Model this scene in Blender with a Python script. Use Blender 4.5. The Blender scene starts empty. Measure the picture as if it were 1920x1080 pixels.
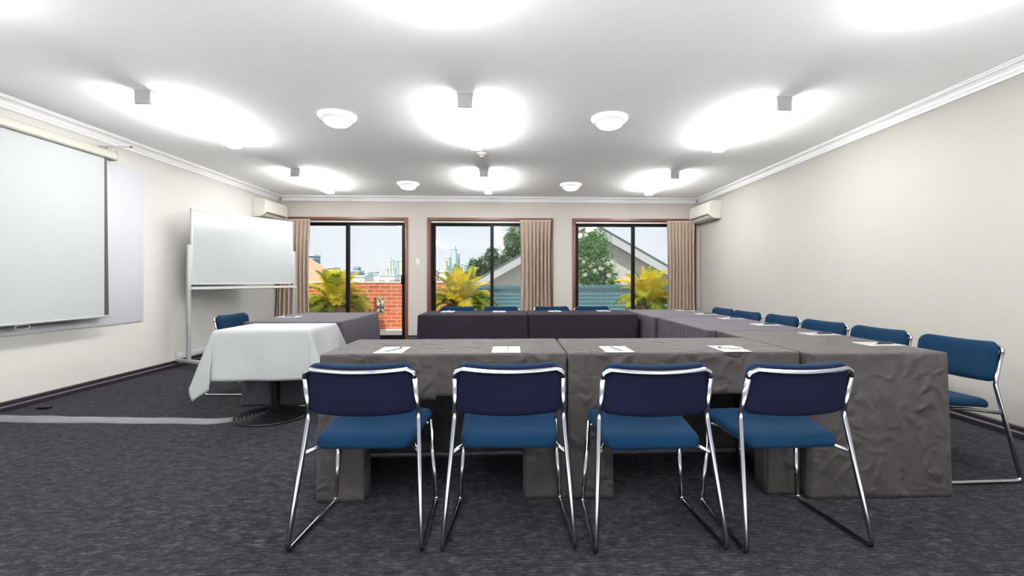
import bpy, bmesh, math, random
from mathutils import Vector, Matrix, noise

# ------------------------------------------------------------ camera, sky, sun, exposure
S = bpy.context.scene
COL = S.collection
CAM_H = 1.11
cd = bpy.data.cameras.new('camera')
cam = bpy.data.objects.new('camera', cd)
COL.objects.link(cam)
cam.location = (0, 0, CAM_H)
cam.rotation_euler = (math.radians(90), 0, -math.atan(35 / 853.0))
cd.sensor_fit = 'HORIZONTAL'
cd.sensor_width = 36.0
cd.lens = 853.0 / 1920.0 * 36.0
cd.shift_x = -33.0 / 1920.0
cd.shift_y = -16.0 / 1920.0
cd.clip_end = 2000
S.camera = cam

W = bpy.data.worlds.new('sky')
S.world = W
W.use_nodes = True
wn = W.node_tree
wn.nodes.clear()
wo = wn.nodes.new('ShaderNodeOutputWorld')
wb = wn.nodes.new('ShaderNodeBackground')
wt = wn.nodes.new('ShaderNodeTexCoord')
ws = wn.nodes.new('ShaderNodeSeparateXYZ')
wr = wn.nodes.new('ShaderNodeValToRGB')
wr.color_ramp.elements[0].position = 0.0
wr.color_ramp.elements[0].color = (0.86, 0.90, 0.95, 1)
wr.color_ramp.elements[1].position = 0.9
wr.color_ramp.elements[1].color = (0.42, 0.60, 0.92, 1)
e = wr.color_ramp.elements.new(0.25)
e.color = (0.78, 0.86, 0.96, 1)
wnz = wn.nodes.new('ShaderNodeTexNoise')
wnz.inputs['Scale'].default_value = 3.0
wnz.inputs['Detail'].default_value = 5.0
wmx = wn.nodes.new('ShaderNodeMix')
wmx.data_type = 'RGBA'
wmr = wn.nodes.new('ShaderNodeMapRange')
wmr.inputs[1].default_value = 0.45
wmr.inputs[2].default_value = 0.75
wmr.inputs[4].default_value = 0.6
wn.links.new(wt.outputs['Generated'], ws.inputs[0])
wn.links.new(ws.outputs[2], wr.inputs[0])
wn.links.new(wt.outputs['Generated'], wnz.inputs['Vector'])
wn.links.new(wnz.outputs[0], wmr.inputs[0])
wn.links.new(wmr.outputs[0], wmx.inputs[0])
wn.links.new(wr.outputs[0], wmx.inputs[6])
wmx.inputs[7].default_value = (0.9, 0.93, 0.97, 1)
wn.links.new(wmx.outputs[2], wb.inputs[0])
wb.inputs[1].default_value = 0.64
wn.links.new(wb.outputs[0], wo.inputs[0])

sd = bpy.data.lights.new('sun', 'SUN')
sd.energy = 3.2
sd.angle = math.radians(1.5)
sd.color = (1.0, 0.95, 0.86)
sun = bpy.data.objects.new('sun', sd)
COL.objects.link(sun)
sun.rotation_euler = (math.radians(33), 0, math.radians(-28))

LAMP = 66.0
LAMP_SIDE = 34.0
S.view_settings.view_transform = 'Standard'
S.view_settings.look = 'None'
S.view_settings.exposure = 0.72
S.view_settings.gamma = 1.0
S.view_settings.use_curve_mapping = False

random.seed(7)
PI = math.pi

# ------------------------------------------------------------ materials
def newmat(name):
    m = bpy.data.materials.new(name)
    m.use_nodes = True
    nt = m.node_tree
    return m, nt, nt.nodes['Principled BSDF'], nt.nodes['Material Output']

def mat(name, col, rough=0.6, metal=0.0, spec=0.5, var=0.0, vscale=5.0, bump=0.0, bscale=50.0, bdist=0.01,
        sheen=0.0, emit=None, estr=0.0, alpha=None, aniso=None, col2=None):
    m, nt, b, o = newmat(name)
    b.inputs['Base Color'].default_value = (*col, 1)
    b.inputs['Roughness'].default_value = rough
    b.inputs['Metallic'].default_value = metal
    b.inputs['Specular IOR Level'].default_value = spec
    if sheen:
        b.inputs['Sheen Weight'].default_value = sheen
        b.inputs['Sheen Roughness'].default_value = 0.4
    if emit:
        b.inputs['Emission Color'].default_value = (*emit, 1)
        b.inputs['Emission Strength'].default_value = estr
    tc = nt.nodes.new('ShaderNodeTexCoord')
    src = tc.outputs['Object']
    if aniso:
        mp = nt.nodes.new('ShaderNodeMapping')
        mp.inputs['Scale'].default_value = aniso
        nt.links.new(src, mp.inputs[0])
        src = mp.outputs[0]
    if var or col2:
        n = nt.nodes.new('ShaderNodeTexNoise')
        n.inputs['Scale'].default_value = vscale
        n.inputs['Detail'].default_value = 4
        nt.links.new(src, n.inputs['Vector'])
        r = nt.nodes.new('ShaderNodeValToRGB')
        c1 = tuple(max(0, c * (1 - var)) for c in col)
        c2 = col2 if col2 else tuple(min(1, c * (1 + var)) for c in col)
        r.color_ramp.elements[0].position = 0.35
        r.color_ramp.elements[0].color = (*c1, 1)
        r.color_ramp.elements[1].position = 0.65
        r.color_ramp.elements[1].color = (*c2, 1)
        nt.links.new(n.outputs[0], r.inputs[0])
        nt.links.new(r.outputs[0], b.inputs['Base Color'])
    if bump:
        n2 = nt.nodes.new('ShaderNodeTexNoise')
        n2.inputs['Scale'].default_value = bscale
        n2.inputs['Detail'].default_value = 5
        nt.links.new(src, n2.inputs['Vector'])
        bp = nt.nodes.new('ShaderNodeBump')
        bp.inputs['Strength'].default_value = bump
        bp.inputs['Distance'].default_value = bdist
        nt.links.new(n2.outputs[0], bp.inputs['Height'])
        nt.links.new(bp.outputs[0], b.inputs['Normal'])
    return m

def cloth_mat(name, col, wr=0.6, rough=0.6, sheen=0.3, scale=9.0, dist=0.012, spec=0.35, cv=0.12):
    """woven cloth with creases: ridged noise bump plus fine weave"""
    m, nt, b, o = newmat(name)
    b.inputs['Roughness'].default_value = rough
    b.inputs['Specular IOR Level'].default_value = spec
    b.inputs['Sheen Weight'].default_value = sheen
    b.inputs['Sheen Roughness'].default_value = 0.45
    tc = nt.nodes.new('ShaderNodeTexCoord')
    n = nt.nodes.new('ShaderNodeTexNoise')
    n.inputs['Scale'].default_value = 14
    n.inputs['Detail'].default_value = 6
    nt.links.new(tc.outputs['Object'], n.inputs['Vector'])
    r = nt.nodes.new('ShaderNodeValToRGB')
    r.color_ramp.elements[0].position = 0.3
    r.color_ramp.elements[0].color = (*[c * (1 - cv) for c in col], 1)
    r.color_ramp.elements[1].position = 0.7
    r.color_ramp.elements[1].color = (*[c * (1 + cv) for c in col], 1)
    nt.links.new(n.outputs[0], r.inputs[0])
    nt.links.new(r.outputs[0], b.inputs['Base Color'])
    mg = nt.nodes.new('ShaderNodeTexNoise')
    mg.noise_type = 'RIDGED_MULTIFRACTAL'
    mg.inputs['Scale'].default_value = scale
    mg.inputs['Detail'].default_value = 3
    mg.inputs['Distortion'].default_value = 0.6
    nt.links.new(tc.outputs['Object'], mg.inputs['Vector'])
    bp = nt.nodes.new('ShaderNodeBump')
    bp.inputs['Strength'].default_value = wr
    bp.inputs['Distance'].default_value = dist
    nt.links.new(mg.outputs[0], bp.inputs['Height'])
    n3 = nt.nodes.new('ShaderNodeTexNoise')
    n3.inputs['Scale'].default_value = 420
    nt.links.new(tc.outputs['Object'], n3.inputs['Vector'])
    bp2 = nt.nodes.new('ShaderNodeBump')
    bp2.inputs['Strength'].default_value = 0.25
    bp2.inputs['Distance'].default_value = 0.002
    nt.links.new(n3.outputs[0], bp2.inputs['Height'])
    nt.links.new(bp.outputs[0], bp2.inputs['Normal'])
    nt.links.new(bp2.outputs[0], b.inputs['Normal'])
    return m

def leaf_mat(name, c1, c2, trans=0.35):
    m = bpy.data.materials.new(name)
    m.use_nodes = True
    nt = m.node_tree
    nt.nodes.clear()
    o = nt.nodes.new('ShaderNodeOutputMaterial')
    d = nt.nodes.new('ShaderNodeBsdfPrincipled')
    d.inputs['Roughness'].default_value = 0.5
    t = nt.nodes.new('ShaderNodeBsdfTranslucent')
    mx = nt.nodes.new('ShaderNodeMixShader')
    mx.inputs[0].default_value = trans
    tc = nt.nodes.new('ShaderNodeTexCoord')
    n = nt.nodes.new('ShaderNodeTexNoise')
    n.inputs['Scale'].default_value = 6
    n.inputs['Detail'].default_value = 3
    r = nt.nodes.new('ShaderNodeValToRGB')
    r.color_ramp.elements[0].position = 0.35
    r.color_ramp.elements[0].color = (*c1, 1)
    r.color_ramp.elements[1].position = 0.65
    r.color_ramp.elements[1].color = (*c2, 1)
    nt.links.new(tc.outputs['Object'], n.inputs['Vector'])
    nt.links.new(n.outputs[0], r.inputs[0])
    nt.links.new(r.outputs[0], d.inputs['Base Color'])
    nt.links.new(r.outputs[0], t.inputs['Color'])
    nt.links.new(d.outputs[0], mx.inputs[1])
    nt.links.new(t.outputs[0], mx.inputs[2])
    nt.links.new(mx.outputs[0], o.inputs[0])
    return m

def glass_mat(name):
    m = bpy.data.materials.new(name)
    m.use_nodes = True
    nt = m.node_tree
    nt.nodes.clear()
    o = nt.nodes.new('ShaderNodeOutputMaterial')
    t = nt.nodes.new('ShaderNodeBsdfTransparent')
    t.inputs[0].default_value = (0.97, 0.985, 0.98, 1)
    g = nt.nodes.new('ShaderNodeBsdfGlossy')
    g.inputs['Roughness'].default_value = 0.02
    f = nt.nodes.new('ShaderNodeFresnel')
    f.inputs[0].default_value = 1.35
    mx = nt.nodes.new('ShaderNodeMixShader')
    nt.links.new(f.outputs[0], mx.inputs[0])
    nt.links.new(t.outputs[0], mx.inputs[1])
    nt.links.new(g.outputs[0], mx.inputs[2])
    nt.links.new(mx.outputs[0], o.inputs[0])
    return m

def carpet_mat():
    m, nt, b, o = newmat('carpet')
    L = nt.links
    b.inputs['Roughness'].default_value = 0.85
    b.inputs['Specular IOR Level'].default_value = 0.05
    b.inputs['Sheen Weight'].default_value = 0.075
    b.inputs['Sheen Roughness'].default_value = 0.3
    b.inputs['Sheen Tint'].default_value = (0.74, 0.75, 1.0, 1)
    tc = nt.nodes.new('ShaderNodeTexCoord')
    # blotches stretched sideways, in loose rows
    mp = nt.nodes.new('ShaderNodeMapping')
    mp.inputs['Scale'].default_value = (9.0, 13.0, 1)
    L.new(tc.outputs['Object'], mp.inputs[0])
    n1 = nt.nodes.new('ShaderNodeTexNoise')
    n1.inputs['Scale'].default_value = 1.6
    n1.inputs['Detail'].default_value = 6
    n1.inputs['Roughness'].default_value = 0.8
    L.new(mp.outputs[0], n1.inputs['Vector'])
    r1 = nt.nodes.new('ShaderNodeValToRGB')
    r1.color_ramp.elements[0].position = 0.40
    r1.color_ramp.elements[0].color = (0, 0, 0, 1)
    r1.color_ramp.elements[1].position = 0.62
    r1.color_ramp.elements[1].color = (1, 1, 1, 1)
    L.new(n1.outputs[0], r1.inputs[0])
    # short light flecks of loops lying across the rows
    mpf = nt.nodes.new('ShaderNodeMapping')
    mpf.inputs['Scale'].default_value = (24.0, 70.0, 1)
    L.new(tc.outputs['Object'], mpf.inputs[0])
    nf = nt.nodes.new('ShaderNodeTexNoise')
    nf.inputs['Scale'].default_value = 1.0
    nf.inputs['Detail'].default_value = 3
    nf.inputs['Roughness'].default_value = 0.6
    L.new(mpf.outputs[0], nf.inputs['Vector'])
    rf = nt.nodes.new('ShaderNodeValToRGB')
    rf.color_ramp.elements[0].position = 0.46
    rf.color_ramp.elements[0].color = (0.25, 0.25, 0.25, 1)
    rf.color_ramp.elements[1].position = 0.60
    rf.color_ramp.elements[1].color = (1, 1, 1, 1)
    L.new(nf.outputs[0], rf.inputs[0])
    # cross ribs of loops
    mp2 = nt.nodes.new('ShaderNodeMapping')
    mp2.inputs['Scale'].default_value = (1, 1, 1)
    L.new(tc.outputs['Object'], mp2.inputs[0])
    wv = nt.nodes.new('ShaderNodeTexWave')
    wv.bands_direction = 'Y'
    wv.inputs['Scale'].default_value = 26.0
    wv.inputs['Distortion'].default_value = 2.6
    wv.inputs['Detail'].default_value = 3
    wv.inputs['Detail Scale'].default_value = 12
    L.new(mp2.outputs[0], wv.inputs['Vector'])
    n2 = nt.nodes.new('ShaderNodeTexNoise')
    n2.inputs['Scale'].default_value = 170
    n2.inputs['Detail'].default_value = 3
    n2.inputs['Roughness'].default_value = 0.8
    L.new(tc.outputs['Object'], n2.inputs['Vector'])
    r2 = nt.nodes.new('ShaderNodeValToRGB')
    r2.color_ramp.elements[0].position = 0.36
    r2.color_ramp.elements[0].color = (0, 0, 0, 1)
    r2.color_ramp.elements[1].position = 0.62
    r2.color_ramp.elements[1].color = (1, 1, 1, 1)
    L.new(n2.outputs[0], r2.inputs[0])
    mxa = nt.nodes.new('ShaderNodeMix'); mxa.data_type = 'RGBA'
    mxa.inputs[6].default_value = (0.0022, 0.0028, 0.0045, 1)
    mxa.inputs[7].default_value = (0.094, 0.093, 0.086, 1)
    mf = nt.nodes.new('ShaderNodeMath'); mf.operation = 'MULTIPLY'
    L.new(r1.outputs[0], mf.inputs[0]); L.new(rf.outputs[0], mf.inputs[1])
    L.new(mf.outputs[0], mxa.inputs[0])
    mxb = nt.nodes.new('ShaderNodeMix'); mxb.data_type = 'RGBA'; mxb.blend_type = 'MULTIPLY'
    mxb.inputs[0].default_value = 0.35
    L.new(mxa.outputs[2], mxb.inputs[6])
    L.new(wv.outputs[0], mxb.inputs[7])
    mxc = nt.nodes.new('ShaderNodeMix'); mxc.data_type = 'RGBA'; mxc.blend_type = 'MULTIPLY'
    mxc.inputs[0].default_value = 0.75
    L.new(mxb.outputs[2], mxc.inputs[6])
    L.new(r2.outputs[0], mxc.inputs[7])
    # lift
    mxd = nt.nodes.new('ShaderNodeMix'); mxd.data_type = 'RGBA'; mxd.blend_type = 'ADD'
    mxd.inputs[0].default_value = 1.0
    mxd.inputs[7].default_value = (0.0006, 0.0007, 0.0012, 1)
    L.new(mxc.outputs[2], mxd.inputs[6])
    L.new(mxd.outputs[2], b.inputs['Base Color'])
    ad = nt.nodes.new('ShaderNodeMath'); ad.operation = 'ADD'
    L.new(wv.outputs[0], ad.inputs[0]); L.new(n2.outputs[0], ad.inputs[1])
    bp = nt.nodes.new('ShaderNodeBump')
    bp.inputs['Strength'].default_value = 0.8
    bp.inputs['Distance'].default_value = 0.006
    L.new(ad.outputs[0], bp.inputs['Height'])
    L.new(bp.outputs[0], b.inputs['Normal'])
    return m

def brick_mat():
    m, nt, b, o = newmat('red_brick')
    L = nt.links
    b.inputs['Roughness'].default_value = 0.9
    tc = nt.nodes.new('ShaderNodeTexCoord')
    sp = nt.nodes.new('ShaderNodeSeparateXYZ')
    L.new(tc.outputs['Object'], sp.inputs[0])
    ad = nt.nodes.new('ShaderNodeMath'); ad.operation = 'ADD'
    L.new(sp.outputs[0], ad.inputs[0]); L.new(sp.outputs[1], ad.inputs[1])
    cb = nt.nodes.new('ShaderNodeCombineXYZ')
    L.new(ad.outputs[0], cb.inputs[0]); L.new(sp.outputs[2], cb.inputs[1])
    bt = nt.nodes.new('ShaderNodeTexBrick')
    bt.inputs['Scale'].default_value = 1.0
    bt.inputs['Brick Width'].default_value = 0.265
    bt.inputs['Row Height'].default_value = 0.0885
    bt.inputs['Mortar Size'].default_value = 0.007
    bt.inputs['Mortar Smooth'].default_value = 0.1
    bt.inputs['Color1'].default_value = (0.56, 0.135, 0.055, 1)
    bt.inputs['Color2'].default_value = (0.42, 0.095, 0.04, 1)
    bt.inputs['Mortar'].default_value = (0.62, 0.42, 0.28, 1)
    L.new(cb.outputs[0], bt.inputs['Vector'])
    n = nt.nodes.new('ShaderNodeTexNoise'); n.inputs['Scale'].default_value = 20
    L.new(tc.outputs['Object'], n.inputs['Vector'])
    mx = nt.nodes.new('ShaderNodeMix'); mx.data_type = 'RGBA'; mx.blend_type = 'OVERLAY'
    mx.inputs[0].default_value = 0.3
    L.new(bt.outputs[0], mx.inputs[6]); L.new(n.outputs[1], mx.inputs[7])
    L.new(mx.outputs[2], b.inputs['Base Color'])
    bp = nt.nodes.new('ShaderNodeBump'); bp.invert = True
    bp.inputs['Strength'].default_value = 0.6; bp.inputs['Distance'].default_value = 0.01
    L.new(bt.outputs[1], bp.inputs['Height']); L.new(bp.outputs[0], b.inputs['Normal'])
    return m

def facade_mat(name, wall, win, w=3.0, h=3.2, frac=0.3):
    """wall with a grid of window bands"""
    m, nt, b, o = newmat(name)
    L = nt.links
    b.inputs['Roughness'].default_value = 0.6
    tc = nt.nodes.new('ShaderNodeTexCoord')
    sp = nt.nodes.new('ShaderNodeSeparateXYZ')
    L.new(tc.outputs['Object'], sp.inputs[0])
    ad = nt.nodes.new('ShaderNodeMath'); ad.operation = 'ADD'
    L.new(sp.outputs[0], ad.inputs[0]); L.new(sp.outputs[1], ad.inputs[1])
    cb = nt.nodes.new('ShaderNodeCombineXYZ')
    L.new(ad.outputs[0], cb.inputs[0]); L.new(sp.outputs[2], cb.inputs[1])
    bt = nt.nodes.new('ShaderNodeTexBrick')
    bt.offset = 0.0
    bt.inputs['Scale'].default_value = 1.0
    bt.inputs['Brick Width'].default_value = w
    bt.inputs['Row Height'].default_value = h
    bt.inputs['Mortar Size'].default_value = min(w, h) * frac
    bt.inputs['Mortar Smooth'].default_value = 0.0
    bt.inputs['Color1'].default_value = (*win, 1)
    bt.inputs['Color2'].default_value = (*[c * 0.8 for c in win], 1)
    bt.inputs['Mortar'].default_value = (*wall, 1)
    L.new(cb.outputs[0], bt.inputs['Vector'])
    L.new(bt.outputs[0], b.inputs['Base Color'])
    return m

M = {}
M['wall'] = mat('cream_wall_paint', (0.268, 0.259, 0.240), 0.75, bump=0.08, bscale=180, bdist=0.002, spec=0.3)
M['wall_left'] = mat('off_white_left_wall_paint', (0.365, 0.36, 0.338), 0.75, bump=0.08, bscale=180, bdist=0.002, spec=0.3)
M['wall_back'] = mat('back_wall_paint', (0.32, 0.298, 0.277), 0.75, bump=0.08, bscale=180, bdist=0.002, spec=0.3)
M['white_paint'] = mat('white_projection_paint', (0.345, 0.355, 0.375), 0.6, bump=0.05, bscale=160, bdist=0.002, spec=0.3)
M['ceiling'] = mat('ceiling_paint', (0.95, 0.955, 0.965), 0.9, bump=0.05, bscale=150, bdist=0.002, spec=0.2)
M['cornice'] = mat('cornice_paint', (0.58, 0.58, 0.595), 0.6)
M['carpet'] = carpet_mat()
M['bounce_floor'] = mat('added_bounce_floor', (0.86, 0.855, 0.85), 0.5, var=0.03, vscale=3)
M['skirting'] = mat('dark_skirting', (0.016, 0.0125, 0.017), 0.5, var=0.2, vscale=30, spec=0.15)
M['skirting_highlight'] = mat('skirting_highlight', (0.085, 0.075, 0.090), 0.4, spec=0.3)
M['timber'] = mat('timber_architrave', (0.105, 0.040, 0.024), 0.4, var=0.3, vscale=6, aniso=(30, 30, 1.2))
M['timber_h'] = mat('timber_head', (0.105, 0.040, 0.024), 0.4, var=0.3, vscale=6, aniso=(1.2, 30, 30))
M['black_alu'] = mat('black_aluminium', (0.004, 0.004, 0.005), 0.4, spec=0.12)
M['glass'] = glass_mat('window_glass')
M['white_plastic'] = mat('white_plastic', (0.42, 0.415, 0.40), 0.35)
M['cream_plastic'] = mat('cream_plastic', (0.46, 0.445, 0.41), 0.35)
M['grey_plastic'] = mat('grey_plastic', (0.35, 0.32, 0.30), 0.4)
M['dark_slot'] = mat('dark_slot', (0.09, 0.06, 0.055), 0.5)
M['white_metal'] = mat('white_metal', (0.34, 0.345, 0.35), 0.35)
M['grey_metal'] = mat('grey_metal', (0.24, 0.245, 0.255), 0.35, metal=0.1)
M['endcap'] = mat('fitting_end_cap', (0.30, 0.30, 0.30), 0.5)
M['batten'] = mat('lit_diffuser', (0.9, 0.9, 0.9), 0.5, emit=(1.0, 0.985, 0.96), estr=LAMP)
M['batten_side'] = mat('lit_diffuser_side', (0.9, 0.9, 0.9), 0.5, emit=(1.0, 0.985, 0.96), estr=LAMP_SIDE)
M['dome'] = mat('dome_glass', (0.93, 0.92, 0.88), 0.3, emit=(1.0, 0.97, 0.9), estr=0.8)
M['dome_rim'] = mat('dome_rim', (0.85, 0.85, 0.85), 0.35)
M['screen'] = mat('matte_screen', (0.26, 0.27, 0.28), 0.8, spec=0.2)
M['screen_border'] = mat('screen_border', (0.035, 0.028, 0.030), 0.6)
M['case'] = mat('screen_case', (0.27, 0.268, 0.235), 0.45)
M['board'] = mat('whiteboard_enamel', (0.26, 0.275, 0.28), 0.13, spec=0.3)
M['chrome'] = mat('chrome', (0.42, 0.43, 0.46), 0.14, metal=1.0)
M['blue'] = mat('blue_upholstery', (0.0010, 0.0155, 0.041), 0.85, spec=0.1, var=0.12, vscale=300, bump=0.3, bscale=420, bdist=0.002, sheen=0.02)
M['blue_shaded'] = mat('shaded_blue_upholstery', (0.004, 0.0045, 0.018), 0.8, spec=0.1, var=0.1, vscale=300, bump=0.2, bscale=420, bdist=0.002, sheen=0.0)  # shade on the chair rears, put into the fabric colour
M['rubber'] = mat('black_rubber', (0.02, 0.02, 0.02), 0.6)
M['grey_cloth'] = cloth_mat('charcoal_tablecloth', (0.037, 0.0325, 0.0325), wr=0.9, rough=0.72, sheen=0.03, scale=12, spec=0.2, dist=0.024)
M['backlit_plum_cloth'] = cloth_mat('backlit_plum_tablecloth', (0.0145, 0.012, 0.0165), wr=0.5, rough=0.75, sheen=0.0, scale=5, spec=0.06, dist=0.015)  # far cloths darkened: their backlit shade is put into the colour
M['pleat_cloth'] = cloth_mat('pleated_cloth', (0.036, 0.031, 0.041), wr=0.4, rough=0.75, sheen=0.04, spec=0.2, scale=5)
M['white_cloth'] = cloth_mat('white_tablecloth', (0.25, 0.262, 0.265), wr=0.6, rough=0.8, sheen=0.0, scale=3.2, dist=0.02, spec=0.1, cv=0.015)
M['curtain'] = cloth_mat('beige_curtain', (0.28, 0.218, 0.172), wr=0.1, rough=0.8, sheen=0.1, scale=6, spec=0.1, cv=0.05)
M['paper'] = mat('paper', (0.22, 0.22, 0.217), 0.6)
M['pen_dark'] = mat('pen_dark', (0.02, 0.02, 0.03), 0.3)
M['pen_silver'] = mat('pen_silver', (0.6, 0.6, 0.62), 0.25, metal=0.6)
M['laminate'] = mat('table_laminate', (0.30, 0.24, 0.18), 0.4, var=0.2, vscale=8)
M['black_iron'] = mat('black_cast_iron', (0.005, 0.005, 0.006), 0.34, spec=0.22)
M['duct'] = mat('cable_cover_fabric', (0.105, 0.10, 0.115), 0.7, var=0.15, vscale=15, bump=0.6, bscale=8, bdist=0.01, aniso=(0.6, 6, 6))
M['cord'] = mat('beige_cord', (0.45, 0.38, 0.26), 0.4)
# outdoors
M['brick'] = brick_mat()
M['terrace'] = mat('terrace_tiles', (0.72, 0.68, 0.60), 0.8, var=0.1, vscale=6)
M['render'] = mat('cream_render', (0.50, 0.46, 0.39), 0.85, var=0.04, vscale=4)
M['fascia'] = mat('fascia_paint', (0.47, 0.47, 0.455), 0.6)
M['roof_dark'] = mat('dark_roof_edge', (0.10, 0.11, 0.12), 0.6)
M['fence'] = mat('teal_fence_paint', (0.060, 0.135, 0.160), 0.55, var=0.08, vscale=12)
M['fence_gap_light'] = mat('painted_gap_light', (0.34, 0.47, 0.52), 0.5)  # light through the gaps and on slat edges, painted pale
M['palm_y'] = leaf_mat('palm_yellow', (0.86, 0.62, 0.02), (1.0, 0.86, 0.06), 0.45)
M['palm_l'] = leaf_mat('palm_lime', (0.55, 0.58, 0.03), (0.92, 0.84, 0.08), 0.45)
M['palm_g'] = leaf_mat('palm_green', (0.14, 0.24, 0.02), (0.48, 0.52, 0.05), 0.4)
M['bush'] = leaf_mat('bush_leaves', (0.06, 0.19, 0.03), (0.26, 0.46, 0.12), 0.3)
M['tree'] = leaf_mat('tree_leaves', (0.04, 0.12, 0.04), (0.18, 0.30, 0.10), 0.3)
M['tree2'] = leaf_mat('pale_tree_leaves', (0.14, 0.22, 0.06), (0.36, 0.42, 0.16), 0.3)
M['petal'] = leaf_mat('white_petals', (0.85, 0.74, 0.70), (0.92, 0.90, 0.86), 0.2)
M['bark'] = mat('bark', (0.16, 0.12, 0.08), 0.9, var=0.3, vscale=20)
M['stem'] = mat('palm_stem', (0.42, 0.36, 0.08), 0.6)
M['pot'] = mat('terracotta_pot', (0.30, 0.17, 0.10), 0.8, var=0.15, vscale=9)
M['soil'] = mat('soil', (0.05, 0.035, 0.025), 0.95)
M['roof_tile'] = mat('salmon_roof_tiles', (0.80, 0.46, 0.28), 0.8, var=0.1, vscale=40)
M['ground'] = mat('far_ground', (0.30, 0.36, 0.24), 0.95, var=0.3, vscale=0.05)
M['deckchair'] = mat('dark_green_frame', (0.02, 0.07, 0.06), 0.5)

# ------------------------------------------------------------ mesh helpers
def tag(o, label=None, cat=None, group=None, kind=None):
    if label: o['label'] = label
    if cat: o['category'] = cat
    if group: o['group'] = group
    if kind: o['kind'] = kind
    return o

def obj(name, bm, m, parent=None, smooth=False, loc=None):
    me = bpy.data.meshes.new(name)
    bmesh.ops.recalc_face_normals(bm, faces=bm.faces)
    bm.to_mesh(me)
    bm.free()
    ms = m if isinstance(m, (list, tuple)) else [m]
    for x in ms: me.materials.append(x)
    if smooth:
        me.shade_smooth()
        if smooth != 'all':
            try: me.set_sharp_from_angle(angle=math.radians(smooth if isinstance(smooth, (int, float)) and smooth > 1 else 35))
            except Exception: pass
    o = bpy.data.objects.new(name, me)
    COL.objects.link(o)
    if parent: o.parent = parent
    if loc: o.location = loc
    return o

def thing(name, label, cat, loc=(0, 0, 0), rz=0, group=None, kind=None):
    o = bpy.data.objects.new(name, None)
    COL.objects.link(o)
    o.location = loc
    o.rotation_euler = (0, 0, rz)
    o.empty_display_size = 0.1
    return tag(o, label, cat, group, kind)

def dup(root, loc, rz, label=None, group=None):
    r = root.copy(); COL.objects.link(r)
    r.location = loc; r.rotation_euler = (0, 0, rz)
    if label: r['label'] = label
    if group: r['group'] = group
    for ch in list(root.children):
        c = ch.copy(); COL.objects.link(c); c.parent = r
        for g in list(ch.children):
            d = g.copy(); COL.objects.link(d); d.parent = c
    return r

def bx(bm, x0, x1, y0, y1, z0, z1, mi=0, bev=0.0):
    vs = [bm.verts.new((x, y, z)) for z in (z0, z1) for y in (y0, y1) for x in (x0, x1)]
    fs = []
    for q in ((0, 2, 3, 1), (4, 5, 7, 6), (0, 1, 5, 4), (2, 6, 7, 3), (0, 4, 6, 2), (1, 3, 7, 5)):
        f = bm.faces.new([vs[i] for i in q]); f.material_index = mi; fs.append(f)
    if bev:
        es = list({e for f in fs for e in f.edges})
        r = bmesh.ops.bevel(bm, geom=es, offset=bev, segments=2, affect='EDGES', profile=0.5)
        for f in r['faces']: f.material_index = mi
    return vs

def box(name, x0, x1, y0, y1, z0, z1, m, parent=None, bev=0.0):
    bm = bmesh.new(); bx(bm, x0, x1, y0, y1, z0, z1, 0, bev)
    return obj(name, bm, m, parent, smooth=bool(bev))

def fillet(pts, r, n=5, closed=False):
    """round the corners of a polyline; r number or list"""
    out = []
    P = [Vector(p) for p in pts]
    for i, p in enumerate(P):
        ri = r[i] if isinstance(r, (list, tuple)) else r
        if i == 0 or i == len(P) - 1 or ri <= 0:
            out.append(p); continue
        a = (P[i - 1] - p); b = (P[i + 1] - p)
        la, lb = a.length, b.length
        a.normalize(); b.normalize()
        ang = a.angle(b)
        d = min(ri / math.tan(ang / 2) if ang < 3.1 else 0, la * 0.49, lb * 0.49)
        if d < 1e-5: out.append(p); continue
        p0 = p + a * d; p1 = p + b * d
        for k in range(n + 1):
            t = k / n
            out.append((1 - t) ** 2 * p0 + 2 * t * (1 - t) * p + t * t * p1)
    return out

def tube(bm, pts, rad, seg=12, mi=0, cap=True):
    P = [Vector(p) for p in pts]
    n = len(P)
    T = []
    for i in range(n):
        if i == 0: t = P[1] - P[0]
        elif i == n - 1: t = P[-1] - P[-2]
        else: t = (P[i + 1] - P[i]).normalized() + (P[i] - P[i - 1]).normalized()
        T.append(t.normalized())
    up = Vector((0, 0, 1)) if abs(T[0].z) < 0.9 else Vector((1, 0, 0))
    N = T[0].cross(up).normalized()
    rings = []
    for i in range(n):
        if i:
            N = (N - T[i] * N.dot(T[i])).normalized()
        B = T[i].cross(N)
        r = rad[i] if isinstance(rad, (list, tuple)) else rad
        rings.append([bm.verts.new(P[i] + (N * math.cos(a) + B * math.sin(a)) * r) for a in [2 * PI * k / seg for k in range(seg)]])
    for i in range(n - 1):
        for k in range(seg):
            f = bm.faces.new((rings[i][k], rings[i][(k + 1) % seg], rings[i + 1][(k + 1) % seg], rings[i + 1][k]))
            f.material_index = mi
    if cap:
        bm.faces.new(rings[0][::-1]).material_index = mi
        bm.faces.new(rings[-1]).material_index = mi

def lathe(bm, prof, seg=40, c=(0, 0), mi=0):
    rings = []
    for r, z in prof:
        if r < 1e-5: rings.append([bm.verts.new((c[0], c[1], z))])
        else: rings.append([bm.verts.new((c[0] + r * math.cos(2 * PI * k / seg), c[1] + r * math.sin(2 * PI * k / seg), z)) for k in range(seg)])
    for a, b in zip(rings, rings[1:]):
        for k in range(seg):
            q = [a[k % len(a)], a[(k + 1) % len(a)], b[(k + 1) % len(b)], b[k % len(b)]]
            q = list(dict.fromkeys(q))
            if len(q) > 2:
                bm.faces.new(q).material_index = mi

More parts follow.
